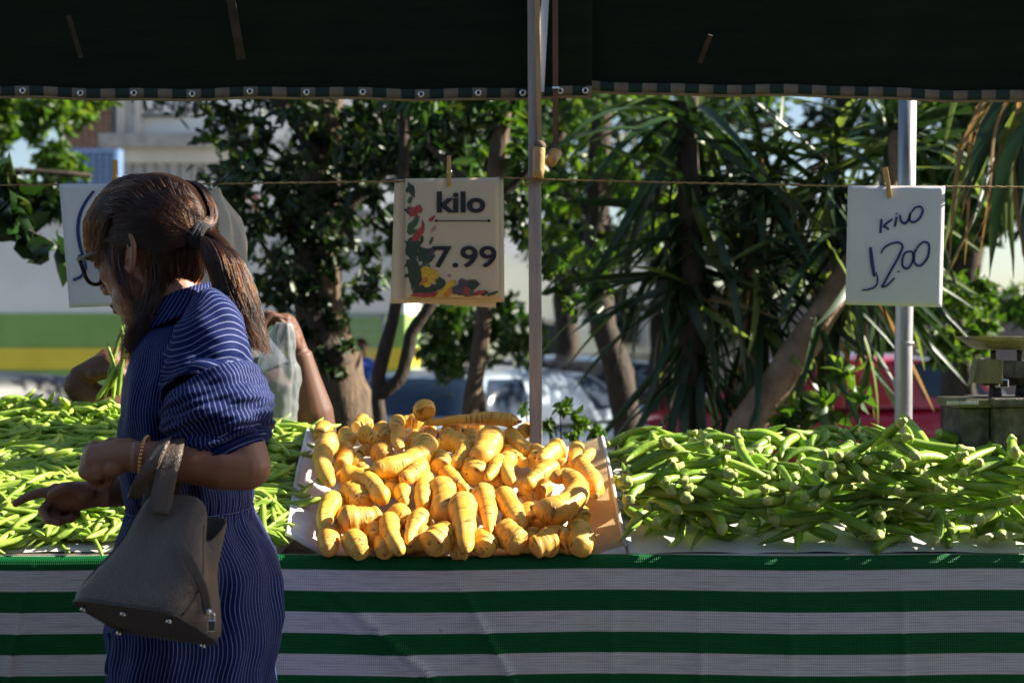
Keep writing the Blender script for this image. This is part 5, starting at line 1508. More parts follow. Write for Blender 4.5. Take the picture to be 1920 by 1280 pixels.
# handles: leather bands from the front panel over the forearm to the back panel
def band_strip(pts, w, name, wdir, mat=LE):
    P = spline(pts, 36); wd = Vector(wdir).normalized()
    def fn(u, v):
        i = int(round(v * 35)); t = (P[min(i + 1, 35)] - P[max(i - 1, 0)]).normalized()
        s = (wd - t * wd.dot(t)).normalized()
        ww = w * (1 if .05 < v < .95 else .82)
        return P[i] + s * ww * (u - .5)
    return MB().grid(fn, 4, 35).build(name, mat, bag, solid=.003)
band_strip([W(300, 966, 2.030), W(305, 925, 2.034), W(313, 885, 2.040), W(322, 850, 2.048), W(326, 829, 2.070), W(326, 823, 2.095), W(325, 832, 2.128), W(322, 880, 2.145), W(316, 960, 2.135)], .031, 'handle', (1, 0, .1))
band_strip([W(250, 934, 2.062), W(268, 900, 2.046), W(288, 864, 2.042), W(303, 836, 2.055), W(310, 824, 2.090), W(306, 840, 2.128), W(292, 890, 2.145), W(275, 950, 2.135)], .022, 'handle', (1, 0, .45))
# closing strap with padlock
e0_ = bag_pt(R(-40), .80, .003)
band_strip([W(330, 1006, 1.985), W(346, 1034, 1.965), W(368, 1074, 1.955), W(383, 1110, 1.955), W(389, 1150, 1.955)], .013, 'closing_strap', (1, 0, .4))
lk_ = W(397, 1172, 1.95)
pl = MB().box(lk_, (.011, .007, .016)).build('padlock', MT['steel'], bag, smooth=False, bevel=.0015)
MB().tube([lk_ + Vector((-.0035, 0, .007)), lk_ + Vector((-.0035, 0, .015)), lk_ + Vector((0, 0, .019)), lk_ + Vector((.0035, 0, .015)), lk_ + Vector((.0035, 0, .007))], .0013, 8).build('shackle', MT['steel'], pl)
MB().ball(W(391, 1146, 1.948), .0042).build('strap_stud', MT['steel'], bag)

# ------------------------------------------------------------------ vendor behind the table
VY = 3.34
vend = thing('person', 'vendor behind the table whose tanned arms show on both sides of the woman', 'person', (PX(370, VY), VY, 0))
b = MB()
b.ball(W(345, 455, VY + .05), (.080, .088, .108), seg=20, rings=14); b.tube([W(345, 500, VY + .05), W(362, 600, VY + .03)], [.052, .058], 16)
VH = W(345, 455, VY + .05)
def vh(x, y, z_): return VH + Vector((x, y, z_))
b.ball(vh(0, -.03, -.065), (.055, .055, .055)); b.ball(vh(0, -.065, -.098), (.026, .022, .020))
b.tube([vh(0, -.078, .012), vh(0, -.094, -.012), vh(0, -.102, -.032)], [.009, .011, .013], 10)
b.ball(vh(0, -.084, -.062), (.024, .012, .007)); b.ball(vh(0, -.082, -.073), (.020, .012, .007))
for s in (-1, 1):
    b.ball(vh(s * .032, -.070, .020), (.022, .014, .008)); b.ball(vh(s * .016, -.090, -.036), .010); b.ball(vh(s * .088, 0, -.005), (.010, .020, .032))
    MB().ball(vh(s * .032, -.078, .002), (.012, .007, .007)).build('eye', MT['black'], vend)
b.tube([W(365, 600, VY), W(365, 700, VY), W(366, 830, VY), W(366, 1000, VY), W(366, 1150, VY)], [.08, .11, .11, .105, .11], 20, ell=1.2, up=(0, 1, 0))
for s in (-1, 1):
    hip = W(366, 1150, VY) + Vector((s * .08, 0, 0))
    b.tube([hip, Vector((hip.x, VY, .5)), Vector((hip.x, VY + .01, .07))], [.085, .062, .04], 14)
    b.tube([Vector((hip.x, VY + .03, .04)), Vector((hip.x, VY - .06, .035)), Vector((hip.x, VY - .14, .03))], [.035, .036, .025], 12)
# right arm of the picture: elbow low, forearm up to the plastic bag
sR = W(440, 640, VY - .02); eR = W(598, 818, 3.25); wR = W(562, 662, 3.22)
b.tube([sR, sR.lerp(eR, .5) + Vector((0, 0, -.02)), eR], [.055, .048, .042], 16)
b.ball(eR, .042)
b.tube([eR, eR.lerp(wR, .3), eR.lerp(wR, .7), wR], [.042, .046, .034, .027], 16)
add_hand(b, wR, (-.45, -.1, .9), (-.7, -.3, -.5), (-.3, -.9, .2), [(45, 60, 40)] * 4, 1.05, thumb=(30, 20))
# left arm of the picture: wrist bent, fingers close on the beans
sL = W(300, 650, VY - .02); eL = W(262, 772, 3.20); wL = W(146, 722, 3.16)
b.tube([sL, sL.lerp(eL, .5), eL], [.055, .048, .042], 16); b.ball(eL, .04)
b.tube([eL, eL.lerp(wL, .35) + Vector((0, 0, -.012)), eL.lerp(wL, .75) + Vector((-.004, 0, -.02)), wL], [.041, .047, .041, .031], 18)
b.ball(wL, .032)
add_hand(b, W(150, 703, 3.155), (.92, -.12, .34), (.1, .65, -.75), (.1, .3, .9), [(22, 40, 30), (32, 46, 30), (40, 50, 30), (46, 54, 30)], 1.1, thumb=(40, 30), spread=.03)
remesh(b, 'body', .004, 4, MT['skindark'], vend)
def shirt(u, v):
    a = u * math.tau; t = v; z0 = W(365, 720, VY).z; z1 = .45
    r = float(np.interp(t, [0, .08, .2, .6, 1], [.152, .154, .156, .15, .155])); 
    return (PX(366, VY) + r * math.cos(a) * .95, VY + r * 1.1 * math.sin(a) + .006 * math.sin(6 * a + 5 * t), z0 + (z1 - z0) * t)
MB().grid(shirt, 40, 24, closed=True).build('apron', MT['darkcloth'], vend)
def capv(u, v):
    a = u * math.tau; e = v * 1.45
    return VH + Vector((.088 * math.sin(e) * math.cos(a), .005 + .096 * math.sin(e) * math.sin(a), .018 + .10 * math.cos(e)))
MB().grid(capv, 32, 12, closed=True).build('cap', MT['darkcloth'], vend, solid=.003)
MB().grid(lambda u, v: VH + Vector((.07 * math.sin((u - .5) * 2.6) * (1 - .15 * v), -.075 - .075 * v * math.cos((u - .5) * 2.2), .035 - .02 * v)), 14, 5).build('cap_peak', MT['darkcloth'], vend, solid=.003)
SHM = pmat('grey_shirt', (.20, .20, .21), (.15, .15, .16), 14, .85, .2, 60)
MB().grid(lambda u, v: (PX(365, VY) + float(np.interp(v, [0, .15, .3, 1], [.062, .13, .145, .142])) * math.cos(u * math.tau), VY + float(np.interp(v, [0, .15, .3, 1], [.062, .10, .125, .135])) * math.sin(u * math.tau), PZ(585, VY) - .5 * v), 40, 20, closed=True).build('shirt', SHM, vend)
for A, B in ((sR, eR), (sL, eL)):
    MB().tube([A - (B - A) * .08, A.lerp(B, .2), A.lerp(B, .42)], [.066, .066, .062], 18, cap=False).build('shirt_sleeve', SHM, vend, solid=.002)
# bunch of beans in the vendor's hand
bunch = thing('bean_bunch', 'bunch of green beans held in the hand of the vendor', 'beans', W(215, 680, 3.15))
for k, pp in enumerate([[(196, 748), (208, 690), (222, 640), (236, 598)], [(212, 750), (214, 700), (206, 660), (200, 640)], [(190, 740), (215, 700), (236, 660), (248, 620)], [(205, 730), (225, 690), (240, 650)], [(180, 750), (200, 720), (216, 690)], [(222, 745), (226, 700), (232, 650), (228, 610)]]):
    P = spline([W(x, y, 3.11 - .004 * k) for x, y in pp], 16)
    MB().tube(P, [.0052 * bnprof(i / 15) for i in range(16)], 8).build('bean', BEAN, bunch)
# plastic bag in the other hand
PLB = glassmat('clear_plastic', (.42, .44, .44), .22, .78)
pb = thing('plastic_bag', 'crumpled clear plastic bag held up behind the ponytail', 'plastic bag', W(520, 740, 3.1))
def pbf(u, v):
    a = u * math.tau; py = 604 + v * 268
    hw = float(np.interp(v, [0, .08, .16, .35, .7, 1], [14, 24, 30, 42, 46, 30])); cx = float(np.interp(v, [0, .2, .6, 1], [532, 522, 512, 506]))
    f = 1 + .16 * noise.noise(Vector((math.cos(a) * 2, math.sin(a) * 2, v * 6))) + .10 * noise.noise(Vector((math.cos(a) * 5, math.sin(a) * 5, v * 14)))
    p = W(cx + hw * math.cos(a) * f, py, 3.13); p.y += hw * .6 * 3.1 / FPX * math.sin(a) * f
    return p
MB().grid(pbf, 60, 50, closed=True).build('film', PLB, pb, solid=.0004)
pb2 = thing('plastic_bag', 'loose clear plastic bag lying over the beans left of the tray', 'plastic bag', W(510, 920, 2.8))
def pbg(u, v):
    px = 468 + 78 * u; py = 846 + 150 * v; Y = 3.02 - .34 * v
    p = W(px, py, Y); p.z += .012 + .02 * noise.noise(Vector((u * 4, v * 5, 2))) + .01 * noise.noise(Vector((u * 10, v * 12, 4))); return p
MB().grid(pbg, 30, 50).build('film', PLB, pb2, solid=.0004)
# ------------------------------------------------------------------ cars on the street
def local(mb, name, mat, parent, smooth=True, bevel=0):
    mats = mat if isinstance(mat, (list, tuple)) else [mat]
    o = bpy.data.objects.new(name, mb.mesh(name, Vector((0, 0, 0)), mats, smooth)); o.parent = parent; link(o)
    if bevel:
        md = o.modifiers.new('bevel', 'BEVEL'); md.width = bevel; md.segments = 2; md.limit_method = 'ANGLE'
    return o
def car(label, paint, loc, heading, H_=1.42, L=3.9, Wd=1.65, rear_over=.30):
    root = thing('parked_car', label, 'car', loc, 'cars behind the stall'); root.rotation_euler = (0, 0, heading)
    sx, sw, sz = L / 3.9, Wd / 1.65, H_ / 1.42
    st = [(-1.95, .72, .45, .66), (-1.88, .90, .30, .75), (-1.6, .95, .22, .81), (-.5, .945, .2, .825), (.7, .93, .2, .825), (1.1, .90, .2, .82), (1.6, .80, .23, .78), (1.88, .68, .30, .70), (1.95, .60, .40, .60)]
    xs = [s[0] for s in st]
    def bf(u, v):
        x = -1.95 + 3.9 * v; zt_, zb_, hw = cr(xs, [s[1:] for s in st], np.array([x]))[0]
        a = u * math.tau; ca, sa = math.cos(a), math.sin(a)
        e = .45
        y = hw * math.copysign(abs(ca) ** e, ca); z_ = (zt_ + zb_) / 2 + (zt_ - zb_) / 2 * math.copysign(abs(sa) ** e, sa)
        return (x * sx, y * sw, z_ * sz)
    m = MB(); m.grid(bf, 32, 40, closed=True)
    for v, f in ((0, True), (1, False)):
        ring = [bf(k / 32, v) for k in range(32)]; m.poly(ring[::-1] if f else ring)
    body = local(m, 'body', paint, root)
    def gh(a, t, grow=0.0):
        xr = (-1.80 + (1.80 - 1.80 + rear_over * 1.7) * t) ; xf = 1.08 - .85 * t ** 1.1; hw = .775 - .185 * t ** 1.3
        cx, hx = (xr + xf) / 2, (xf - xr) / 2
        ca, sa = math.cos(a), math.sin(a); e = .34
        z_ = .92 + (1.36 - .92) * math.sin(t * math.pi / 2) ** .9
        return Vector(((cx + (hx + grow) * math.copysign(abs(ca) ** e, ca)) * sx, (hw + grow) * math.copysign(abs(sa) ** e, sa) * sw, z_ * sz))
    m = MB(); m.grid(lambda u, v: gh(u * math.tau, v), 64, 10, closed=True)
    def roof(u, v):
        p = gh(u * math.tau, 1.0); c = Vector((gh(0, 1).x * .5 + gh(math.pi, 1).x * .5, 0, p.z))
        q = p.lerp(c, v); q.z += .06 * sz * (1 - (1 - v) ** 2); return q
    m.grid(roof, 64, 6, closed=True)
    cab = local(m, 'cabin', paint, root)
    def pane(a0, a1, t0, t1, name):
        g_ = MB().grid(lambda u, v: gh(R(a0 + (a1 - a0) * u), t0 + (t1 - t0) * v, .006), 14, 6)
        return local(g_, name, MT['carglass'], cab)
    pane(146, 214, .14, .74, 'rear_window'); pane(-34, 34, .10, .78, 'windscreen')
    for s in (1, -1):
        for a0, a1 in ((50, 86), (94, 128)):
            pane(s * a0, s * a1, .12, .72, 'side_window')
    wp = local(MB().bar(gh(R(170), .2, .012), gh(R(196), .42, .012), .014, .012), 'rear_wiper', MT['black'], cab)
    for s in (1, -1):
        m = MB(); m.box((-1.90 * sx, s * .63 * sw, .80 * sz), (.10, .16, .26)); local(m, 'tail_lamp', MT['lamp_red'], root, False, .02)
        m = MB(); m.box((1.86 * sx, s * .55 * sw, .62 * sz), (.12, .26, .13)); local(m, 'headlight', MT['lamp_clear'], root, False, .02)
        m = MB(); m.box((.80 * sx, s * .88 * sw, .98 * sz), (.10, .16, .12)); local(m, 'wing_mirror', paint, root, False, .03)
        for x in (-1.22, 1.25):
            t_ = MB(); c = Vector((x * sx, s * .74 * sw, .29))
            t_.tube([c + Vector((math.cos(a) * .22, 0, math.sin(a) * .22)) for a in [k * math.tau / 24 for k in range(25)]], .085, 10, cap=False)
            w_ = local(t_, 'wheel', MT['rubber'], root)
            local(MB().tube([c + Vector((0, -.06, 0)), c + Vector((0, .06, 0))], [.17, .17], 20), 'rim', MT['steel'], w_)
    local(MB().box((-1.955 * sx, 0, .40 * sz), (.06, 1.3 * sw, .18)), 'rear_bumper', paint, root, False, .03)
    local(MB().box((1.93 * sx, 0, .38 * sz), (.06, 1.2 * sw, .18)), 'front_bumper', paint, root, False, .03)
    local(MB().tube([(-.9 * sx, .0, 1.41 * sz), (-1.25 * sx, .0, 1.41 * sz + .42)], .005, 6), 'aerial', MT['steel'], cab)
    return root
GZ = -.16
SVY = 12.0
sv = car('silver blue hatchback seen from behind through the tree stems', MT['carsilver'], (PX(960, SVY + .9), SVY + .9, GZ), math.atan2(.85, .55), 1.40)
car('red hatchback parked sideways behind the slanting trunk', MT['carred'], (PX(1520, 14.5), 14.5, GZ), math.atan2(.10, -1), 1.50, 4.2, 1.7, .42)
car('dark estate car behind the silver hatchback', MT['cardark'], (PX(1130, 16.2), 16.2, GZ), math.atan2(.15, 1), 1.46, 4.3, 1.7)
car('dark grey car by the painted shop at the left edge', pmat('grey_paint', (.03, .033, .036), (.035, .038, .04), 3, .35, coat=.3), (PX(22, 15.5), 15.5, GZ), math.atan2(.9, .45), 1.30)
# sticker in the silver car's rear window and its lit reflection strip are left to the glass

# ------------------------------------------------------------------ person far off in a blue shirt
FYp = 18.0
fp = thing('person', 'distant person in a bright blue shirt beside the ivy trunk', 'person', (PX(677, FYp), FYp, GZ))
b = MB(); x0 = PX(677, FYp)
b.ball((x0 - .01, FYp, 1.36), (.085, .10, .115)); b.tube([(x0, FYp, 1.28), (x0, FYp, 1.18)], [.055, .06], 12)
b.tube([(x0, FYp, 1.22), (x0, FYp, 1.10), (x0, FYp, .8), (x0, FYp, .66)], [.09, .14, .13, .14], 16, up=(0, 1, 0), ell=1.1)
for s in (-1, 1):
    b.tube([(x0 + s * .16, FYp, 1.15), (x0 + s * .21, FYp, .9), (x0 + s * .20, FYp - .06, .68)], [.05, .042, .035], 10)
    b.ball((x0 + s * .2, FYp - .08, .62), (.03, .04, .055))
    b.tube([(x0 + s * .08, FYp, .68), (x0 + s * .09, FYp, .28), (x0 + s * .09, FYp, -.08)], [.09, .065, .045], 12)
    b.tube([(x0 + s * .09, FYp + .05, -.12), (x0 + s * .09, FYp - .15, -.125)], [.04, .032], 10)
remesh(b, 'body', .012, 3, MT['skindark'], fp)
def fsh(u, v):
    a = u * math.tau; r = float(np.interp(v, [0, .12, .3, 1], [.10, .20, .205, .175]))
    return (x0 + r * math.cos(a), FYp + r * .8 * math.sin(a), 1.25 - .62 * v)
MB().grid(fsh, 28, 14, closed=True).build('shirt', MT['bluecloth'], fp)
for s in (-1, 1):
    MB().tube([(x0 + s * .17, FYp, 1.17), (x0 + s * .215, FYp, .95)], [.062, .058], 12).build('sleeve', MT['bluecloth'], fp)
    MB().tube([(x0 + s * .08, FYp, .72), (x0 + s * .09, FYp, .28), (x0 + s * .09, FYp, -.06)], [.105, .085, .07], 12).build('trouser_leg', MT['denim'], fp)
MB().ball((x0 - .01, FYp + .02, 1.40), (.092, .10, .095)).build('hair', MT['hair'], fp)

# ------------------------------------------------------------------ trees and plants
def leaves_mesh(name, C, size, mat, seed, spread=1.0, aspect=.42, hang=.3):
    """C: n x 3 centres"""
    g = np.random.default_rng(seed); n = len(C)
    d = g.normal(size=(n, 3)); d[:, 2] -= hang * 2; d /= np.linalg.norm(d, axis=1)[:, None]
    q = g.normal(size=(n, 3)); s = np.cross(d, q); s /= np.linalg.norm(s, axis=1)[:, None]
    u = np.cross(s, d)
    L = (size[0] + (size[1] - size[0]) * g.random(n))[:, None]; w = L * aspect * .5
    P = np.empty((n, 6, 3))
    P[:, 0] = C; P[:, 3] = C + d * L - u * L * .12
    P[:, 1] = C + d * L * .28 + s * w + u * w * .35; P[:, 2] = C + d * L * .68 + s * w * .85 + u * w * .25
    P[:, 5] = C + d * L * .28 - s * w + u * w * .35; P[:, 4] = C + d * L * .68 - s * w * .85 + u * w * .25
    V = P.reshape(-1, 3)
    base = np.arange(n)[:, None] * 6
    Fc = np.concatenate([base + [0, 1, 2, 3], base + [0, 3, 4, 5]], 1).reshape(-1, 4)
    me = bpy.data.meshes.new(name)
    me.vertices.add(len(V)); me.vertices.foreach_set('co', V.ravel())
    me.loops.add(Fc.size); me.loops.foreach_set('vertex_index', Fc.ravel().astype(np.int32))
    me.polygons.add(len(Fc)); me.polygons.foreach_set('loop_start', (np.arange(len(Fc)) * 4).astype(np.int32))
    me.update(calc_edges=True); me.validate()
    me.materials.append(mat)
    return me
def crown(parent, clusters, n, size, mat, seed, name='crown', aspect=.42, hang=.3, fill=.6):
    """clusters: (centre, radius) ; leaves gather in small twig clumps inside each"""
    g = np.random.default_rng(seed); tot = sum(c[1] ** 2 for c in clusters); out = []
    for c, r in clusters:
        k = max(8, int(n * r * r / tot)); nt_ = max(3, k // 14)
        dirs = g.normal(size=(nt_, 3)); dirs /= np.linalg.norm(dirs, axis=1)[:, None]
        tw = np.array(c)[None] + dirs * (r * g.random(nt_)[:, None] ** (1 - fill) ) * np.array([1, .9, .85])
        idx = g.integers(0, nt_, k)
        out.append(tw[idx] + g.normal(size=(k, 3)) * r * .13)
    C = np.concatenate(out) - np.array(wloc(parent))
    o = bpy.data.objects.new(name, leaves_mesh(name, C, size, mat, seed, aspect=aspect, hang=hang)); o.parent = parent; link(o)
    tag(o, kind='stuff')
    return o
def trunk(parent, pts, rads, mat, name='trunk', seg=14, n=24, jit=.25):
    P = spline(pts, n); k = np.linspace(0, 1, len(rads))
    return MB().tube(P, [float(np.interp(i / (n - 1), k, rads)) for i in range(n)], seg, jit=jit).build(name, mat, parent)
def px_clusters(items, Y, dy=.3, seed=0):
    q = random.Random(seed)
    return [(W(x, y, Y + q.uniform(-dy, dy)), r / FPX * Y) for x, y, r in items]

# ivy covered tree
Y1 = 6.0
t1 = thing('tree', 'dark leafy tree with an ivy covered trunk behind the woman', 'tree', (PX(640, Y1), Y1, 0))
trunk(t1, [(PX(655, Y1), Y1, 0), W(650, 800, Y1), W(632, 700, Y1), W(604, 600, Y1), W(596, 450, Y1), W(604, 250, Y1), W(600, -200, Y1)], [.17, .13, .115, .10, .085, .07, .05], MT['bark'], jit=.35, seg=20, n=40)
for pp, r in (([(606, 560), (560, 440), (500, 330), (430, 240)], .035), ([(600, 480), (660, 380), (740, 300), (800, 180)], .035), ([(596, 620), (560, 560), (520, 500), (480, 440)], .02), ([(640, 690), (590, 600), (588, 520)], .05), ([(600, 300), (520, 180), (420, 60)], .03)):
    trunk(t1, [W(x, y, Y1 - .1) for x, y in pp], [r, r * .4], MT['barkdark'], 'limb', 10, 16)
q = random.Random(4)
cl1 = [(q.uniform(430, 560), q.uniform(300, 560), q.uniform(40, 60)) for _ in range(9)] + [(q.uniform(395, 700), q.uniform(175, 420), q.uniform(45, 75)) for _ in range(26)] + [(q.uniform(560, 980), q.uniform(170, 420), q.uniform(40, 75)) for _ in range(20)] + [(q.uniform(470, 720), q.uniform(400, 560), q.uniform(35, 60)) for _ in range(10)] + [(q.uniform(300, 1000), q.uniform(-500, 150), q.uniform(110, 170)) for _ in range(22)]
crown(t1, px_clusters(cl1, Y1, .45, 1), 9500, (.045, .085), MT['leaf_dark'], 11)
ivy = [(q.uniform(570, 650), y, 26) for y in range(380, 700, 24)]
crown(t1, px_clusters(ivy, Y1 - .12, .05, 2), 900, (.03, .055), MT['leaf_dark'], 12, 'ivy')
crown(t1, px_clusters([(q.uniform(390, 960), q.uniform(180, 420), 60) for _ in range(8)], Y1 + .2, .4, 3), 420, (.05, .08), MT['leaf_light'], 13, 'sun_toned_leaves')  # sun on these leaves is put into a paler leaf colour
# thin stems in front of the silver car
Y2 = 5.4
t2 = thing('tree', 'twin stemmed young tree in front of the silver car', 'tree', (PX(718, Y2), Y2, 0))
trunk(t2, [(PX(716, Y2), Y2, 0), W(714, 800, Y2), W(708, 735, Y2), W(712, 690, Y2), W(726, 640, Y2), W(742, 575, Y2), W(752, 420, Y2), W(760, 200, Y2)], [.04, .032, .026, .024, .02], MT['barkdark'])
trunk(t2, [W(712, 740, Y2), W(752, 706, Y2), W(762, 670, Y2), W(772, 625, Y2), W(806, 572, Y2), W(850, 420, Y2)], [.026, .024, .022, .016], MT['barkdark'], 'second_stem')
crown(t2, px_clusters([(q.uniform(690, 900), q.uniform(160, 330), 55) for _ in range(9)] + [(q.uniform(690, 900), q.uniform(-200, 100), 110) for _ in range(6)], Y2, .3, 5), 1700, (.05, .09), MT['leaf_dark'], 21)
Y3 = 5.1
t3 = thing('tree', 'slim tree with a sunlit lower trunk left of the wooden post', 'tree', (PX(880, Y3), Y3, 0))
trunk(t3, [(PX(870, Y3), Y3, 0), W(878, 800, Y3), W(888, 720, Y3), W(903, 640, Y3), W(908, 560, Y3), W(922, 380, Y3), W(945, 190, Y3), W(950, -100, Y3)], [.034, .033, .031, .03, .03, .032, .034], MT['bark'])
trunk(t3, [W(915, 400, Y3), W(880, 350, Y3), W(800, 270, Y3)], [.018, .008], MT['barkdark'], 'limb', 8, 12)
trunk(t3, [W(918, 390, Y3), W(980, 330, Y3), W(1060, 250, Y3)], [.016, .008], MT['barkdark'], 'limb', 8, 12)
crown(t3, px_clusters([(q.uniform(760, 1000), q.uniform(170, 330), 48) for _ in range(12)] + [(q.uniform(1030, 1130), q.uniform(460, 570), 36) for _ in range(6)] + [(q.uniform(780, 1080), q.uniform(-250, 80), 110) for _ in range(8)], Y3, .3, 6), 1500, (.05, .09), MT['leaf_mid'], 31)
# bright bush and tree right of the post
Y4 = 7.5
t4 = thing('tree', 'light green sunlit tree right of the wooden post', 'tree', (PX(1120, Y4), Y4, -.16))
trunk(t4, [(PX(1150, Y4), Y4, -.16), W(1160, 700, Y4), W(1130, 600, Y4), W(1120, 400, Y4), W(1130, 150, Y4)], [.09, .08, .07, .05], MT['barkdark'])
for pp in ([(1120, 420), (1040, 320), (1000, 230)], [(1125, 380), (1220, 300), (1300, 240)]):
    trunk(t4, [W(x, y, Y4) for x, y in pp], [.03, .012], MT['barkdark'], 'limb', 8, 12)
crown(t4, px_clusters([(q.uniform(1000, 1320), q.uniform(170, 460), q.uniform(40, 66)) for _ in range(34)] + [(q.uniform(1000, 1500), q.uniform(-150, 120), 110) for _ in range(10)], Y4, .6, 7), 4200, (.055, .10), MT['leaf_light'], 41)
Y5 = 9.2
t5 = thing('shrub', 'rounded green shrub between the car roof and the printed sheet', 'shrub', (PX(880, Y5), Y5, -.16))
trunk(t5, [(PX(900, Y5), Y5, -.16), W(900, 750, Y5), W(890, 640, Y5)], [.05, .03], MT['barkdark'])
crown(t5, px_clusters([(q.uniform(800, 990), q.uniform(575, 680), q.uniform(30, 48)) for _ in range(14)], Y5, .4, 8), 2200, (.05, .09), MT['leaf_mid'], 51)
# dark trees across the road
for i, (pxc, Yf, items, lab, mt, nn) in enumerate([
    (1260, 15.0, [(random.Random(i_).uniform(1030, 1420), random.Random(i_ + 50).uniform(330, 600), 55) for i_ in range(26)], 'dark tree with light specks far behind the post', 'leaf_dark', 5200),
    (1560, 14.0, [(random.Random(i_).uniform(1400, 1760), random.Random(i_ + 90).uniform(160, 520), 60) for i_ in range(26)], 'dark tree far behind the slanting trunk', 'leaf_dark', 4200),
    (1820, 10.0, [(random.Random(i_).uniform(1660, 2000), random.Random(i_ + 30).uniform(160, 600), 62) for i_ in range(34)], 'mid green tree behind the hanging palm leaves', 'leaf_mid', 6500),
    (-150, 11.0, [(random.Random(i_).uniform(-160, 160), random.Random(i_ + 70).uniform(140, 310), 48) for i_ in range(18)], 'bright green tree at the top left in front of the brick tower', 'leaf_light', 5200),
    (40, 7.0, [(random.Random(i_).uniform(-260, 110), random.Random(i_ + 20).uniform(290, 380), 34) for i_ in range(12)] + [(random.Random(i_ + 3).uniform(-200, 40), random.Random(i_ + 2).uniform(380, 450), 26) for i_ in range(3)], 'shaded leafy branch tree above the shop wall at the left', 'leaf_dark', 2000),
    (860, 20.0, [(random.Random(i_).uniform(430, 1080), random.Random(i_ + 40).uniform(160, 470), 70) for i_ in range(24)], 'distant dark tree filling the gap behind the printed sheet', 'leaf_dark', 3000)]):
    q2 = random.Random(i)
    tr = thing('tree', lab, 'tree', (PX(pxc, Yf), Yf, GZ), 'trees beyond the stall')
    if i == 4:
        trunk(tr, [(PX(-330, Yf), Yf, GZ), W(-320, 500, Yf), W(-200, 360, Yf), W(0, 322, Yf), W(170, 330, Yf)], [.12, .09, .05, .03, .012], MT['barkdark'])
    else:
        trunk(tr, [(PX(pxc, Yf), Yf, GZ), W(pxc - 20, 640, Yf), W(pxc, 400, Yf), W(pxc + 20, 150, Yf)], [.16, .13, .10, .06], MT['barkdark'])
    up_ = [(x, y - 260, r * 1.3) for x, y, r in items[::2] if y < 400] if i < 3 or i == 5 else []
    crown(tr, px_clusters(items + up_, Yf, .9, 60 + i), nn, (.08, .14) if Yf > 9 else (.07, .12), MT[mt], 70 + i)
# trees added so that their shade falls on the parked cars
for i, (cx_, cy_, lab) in enumerate([(6.7, 13.8, 'dense tree added beyond the right end of the parked cars to shade them'), (.6, 16.9, 'dense tree added behind the dark estate car to shade the left car')]):
    st_ = thing('tree', lab, 'tree', (cx_, cy_, GZ), 'trees beyond the stall')
    trunk(st_, [(cx_, cy_, GZ), (cx_ + .05, cy_, 1.6), (cx_ - .05, cy_, 3.2), (cx_, cy_, 5.2)], [.17, .14, .12, .06], MT['barkdark'])
    for k in range(4):
        a_ = k * 1.6 + i
        trunk(st_, [(cx_, cy_, 2.9 + .3 * k), (cx_ + .7 * math.cos(a_), cy_ + .7 * math.sin(a_), 3.7 + .3 * k), (cx_ + 1.5 * math.cos(a_), cy_ + 1.5 * math.sin(a_), 4.3 + .3 * k)], [.07, .02], MT['barkdark'], 'limb', 8, 12)
    q3 = random.Random(300 + i)
    crown(st_, [(Vector((cx_ + q3.uniform(-2.2, 2.2), cy_ + q3.uniform(-1.6, 1.6), q3.uniform(3.1, 6.6))), q3.uniform(.5, .8)) for _ in range(46)], 9000, (.10, .18), MT['leaf_dark'], 310 + i)
# sunlit bush at the right, behind the scale
Y6 = 6.2
t6 = thing('shrub', 'bright sunlit bush between the metal pole and the weighing scale', 'shrub', (PX(1800, Y6), Y6, 0))
trunk(t6, [(PX(1830, Y6), Y6, 0), W(1820, 760, Y6), W(1800, 600, Y6)], [.04, .02], MT['barkdark'])
crown(t6, px_clusters([(q.uniform(1690, 1900), q.uniform(500, 640), q.uniform(26, 40)) for _ in range(20)] + [(q.uniform(1760, 1860), q.uniform(640, 695), 22) for _ in range(5)], Y6, .3, 9), 2600, (.035, .06), MT['leaf_light'], 61)
# sprigs just behind the table
def sprig(label, Y, items, n, size, mat, seed, foot, hang=None):
    s_ = thing('plant', label, 'plant', (PX(foot, Y), Y, 0))
    for x, y, r in items:
        if hang: trunk(s_, [(PX(foot, Y), Y, 0), (PX(foot, Y), Y, 1.0), W(*hang, Y), W(x, y, Y)], [.02, .014, .008, .003], MT['barkdark'], 'stem', 6, 24)
        else: trunk(s_, [(PX(foot, Y), Y, 0), (PX(foot, Y) * .6 + PX(x, Y) * .4, Y, PZ(y, Y) * .6), W(x, y, Y)], [.006, .004, .002], MT['barkdark'], 'stem', 6, 14)
    crown(s_, px_clusters(items, Y, .06, seed), n, size, MT[mat], seed, 'foliage', .5, .1, .5)
sprig('small leafy sprigs in front of the silver car right of the post', 3.75, [(1050, 762, 20), (1085, 790, 22), (1030, 790, 16), (1120, 795, 22), (1075, 815, 20), (985, 765, 10)], 170, (.018, .034), 'leaf_light', 81, 1070)
sprig('broad leaved plant growing under the slanting trunk', 4.1, [(1590, 700, 16), (1615, 745, 16), (1555, 770, 22), (1500, 775, 22), (1470, 790, 20)], 90, (.04, .085), 'leaf_light', 82, 1560)
sprig('large dark leaves hanging at the left edge', 4.2, [(20, 400, 34), (45, 450, 30), (100, 455, 16), (10, 350, 30)], 60, (.07, .13), 'leaf_dark', 83, -330, (-250, 300))
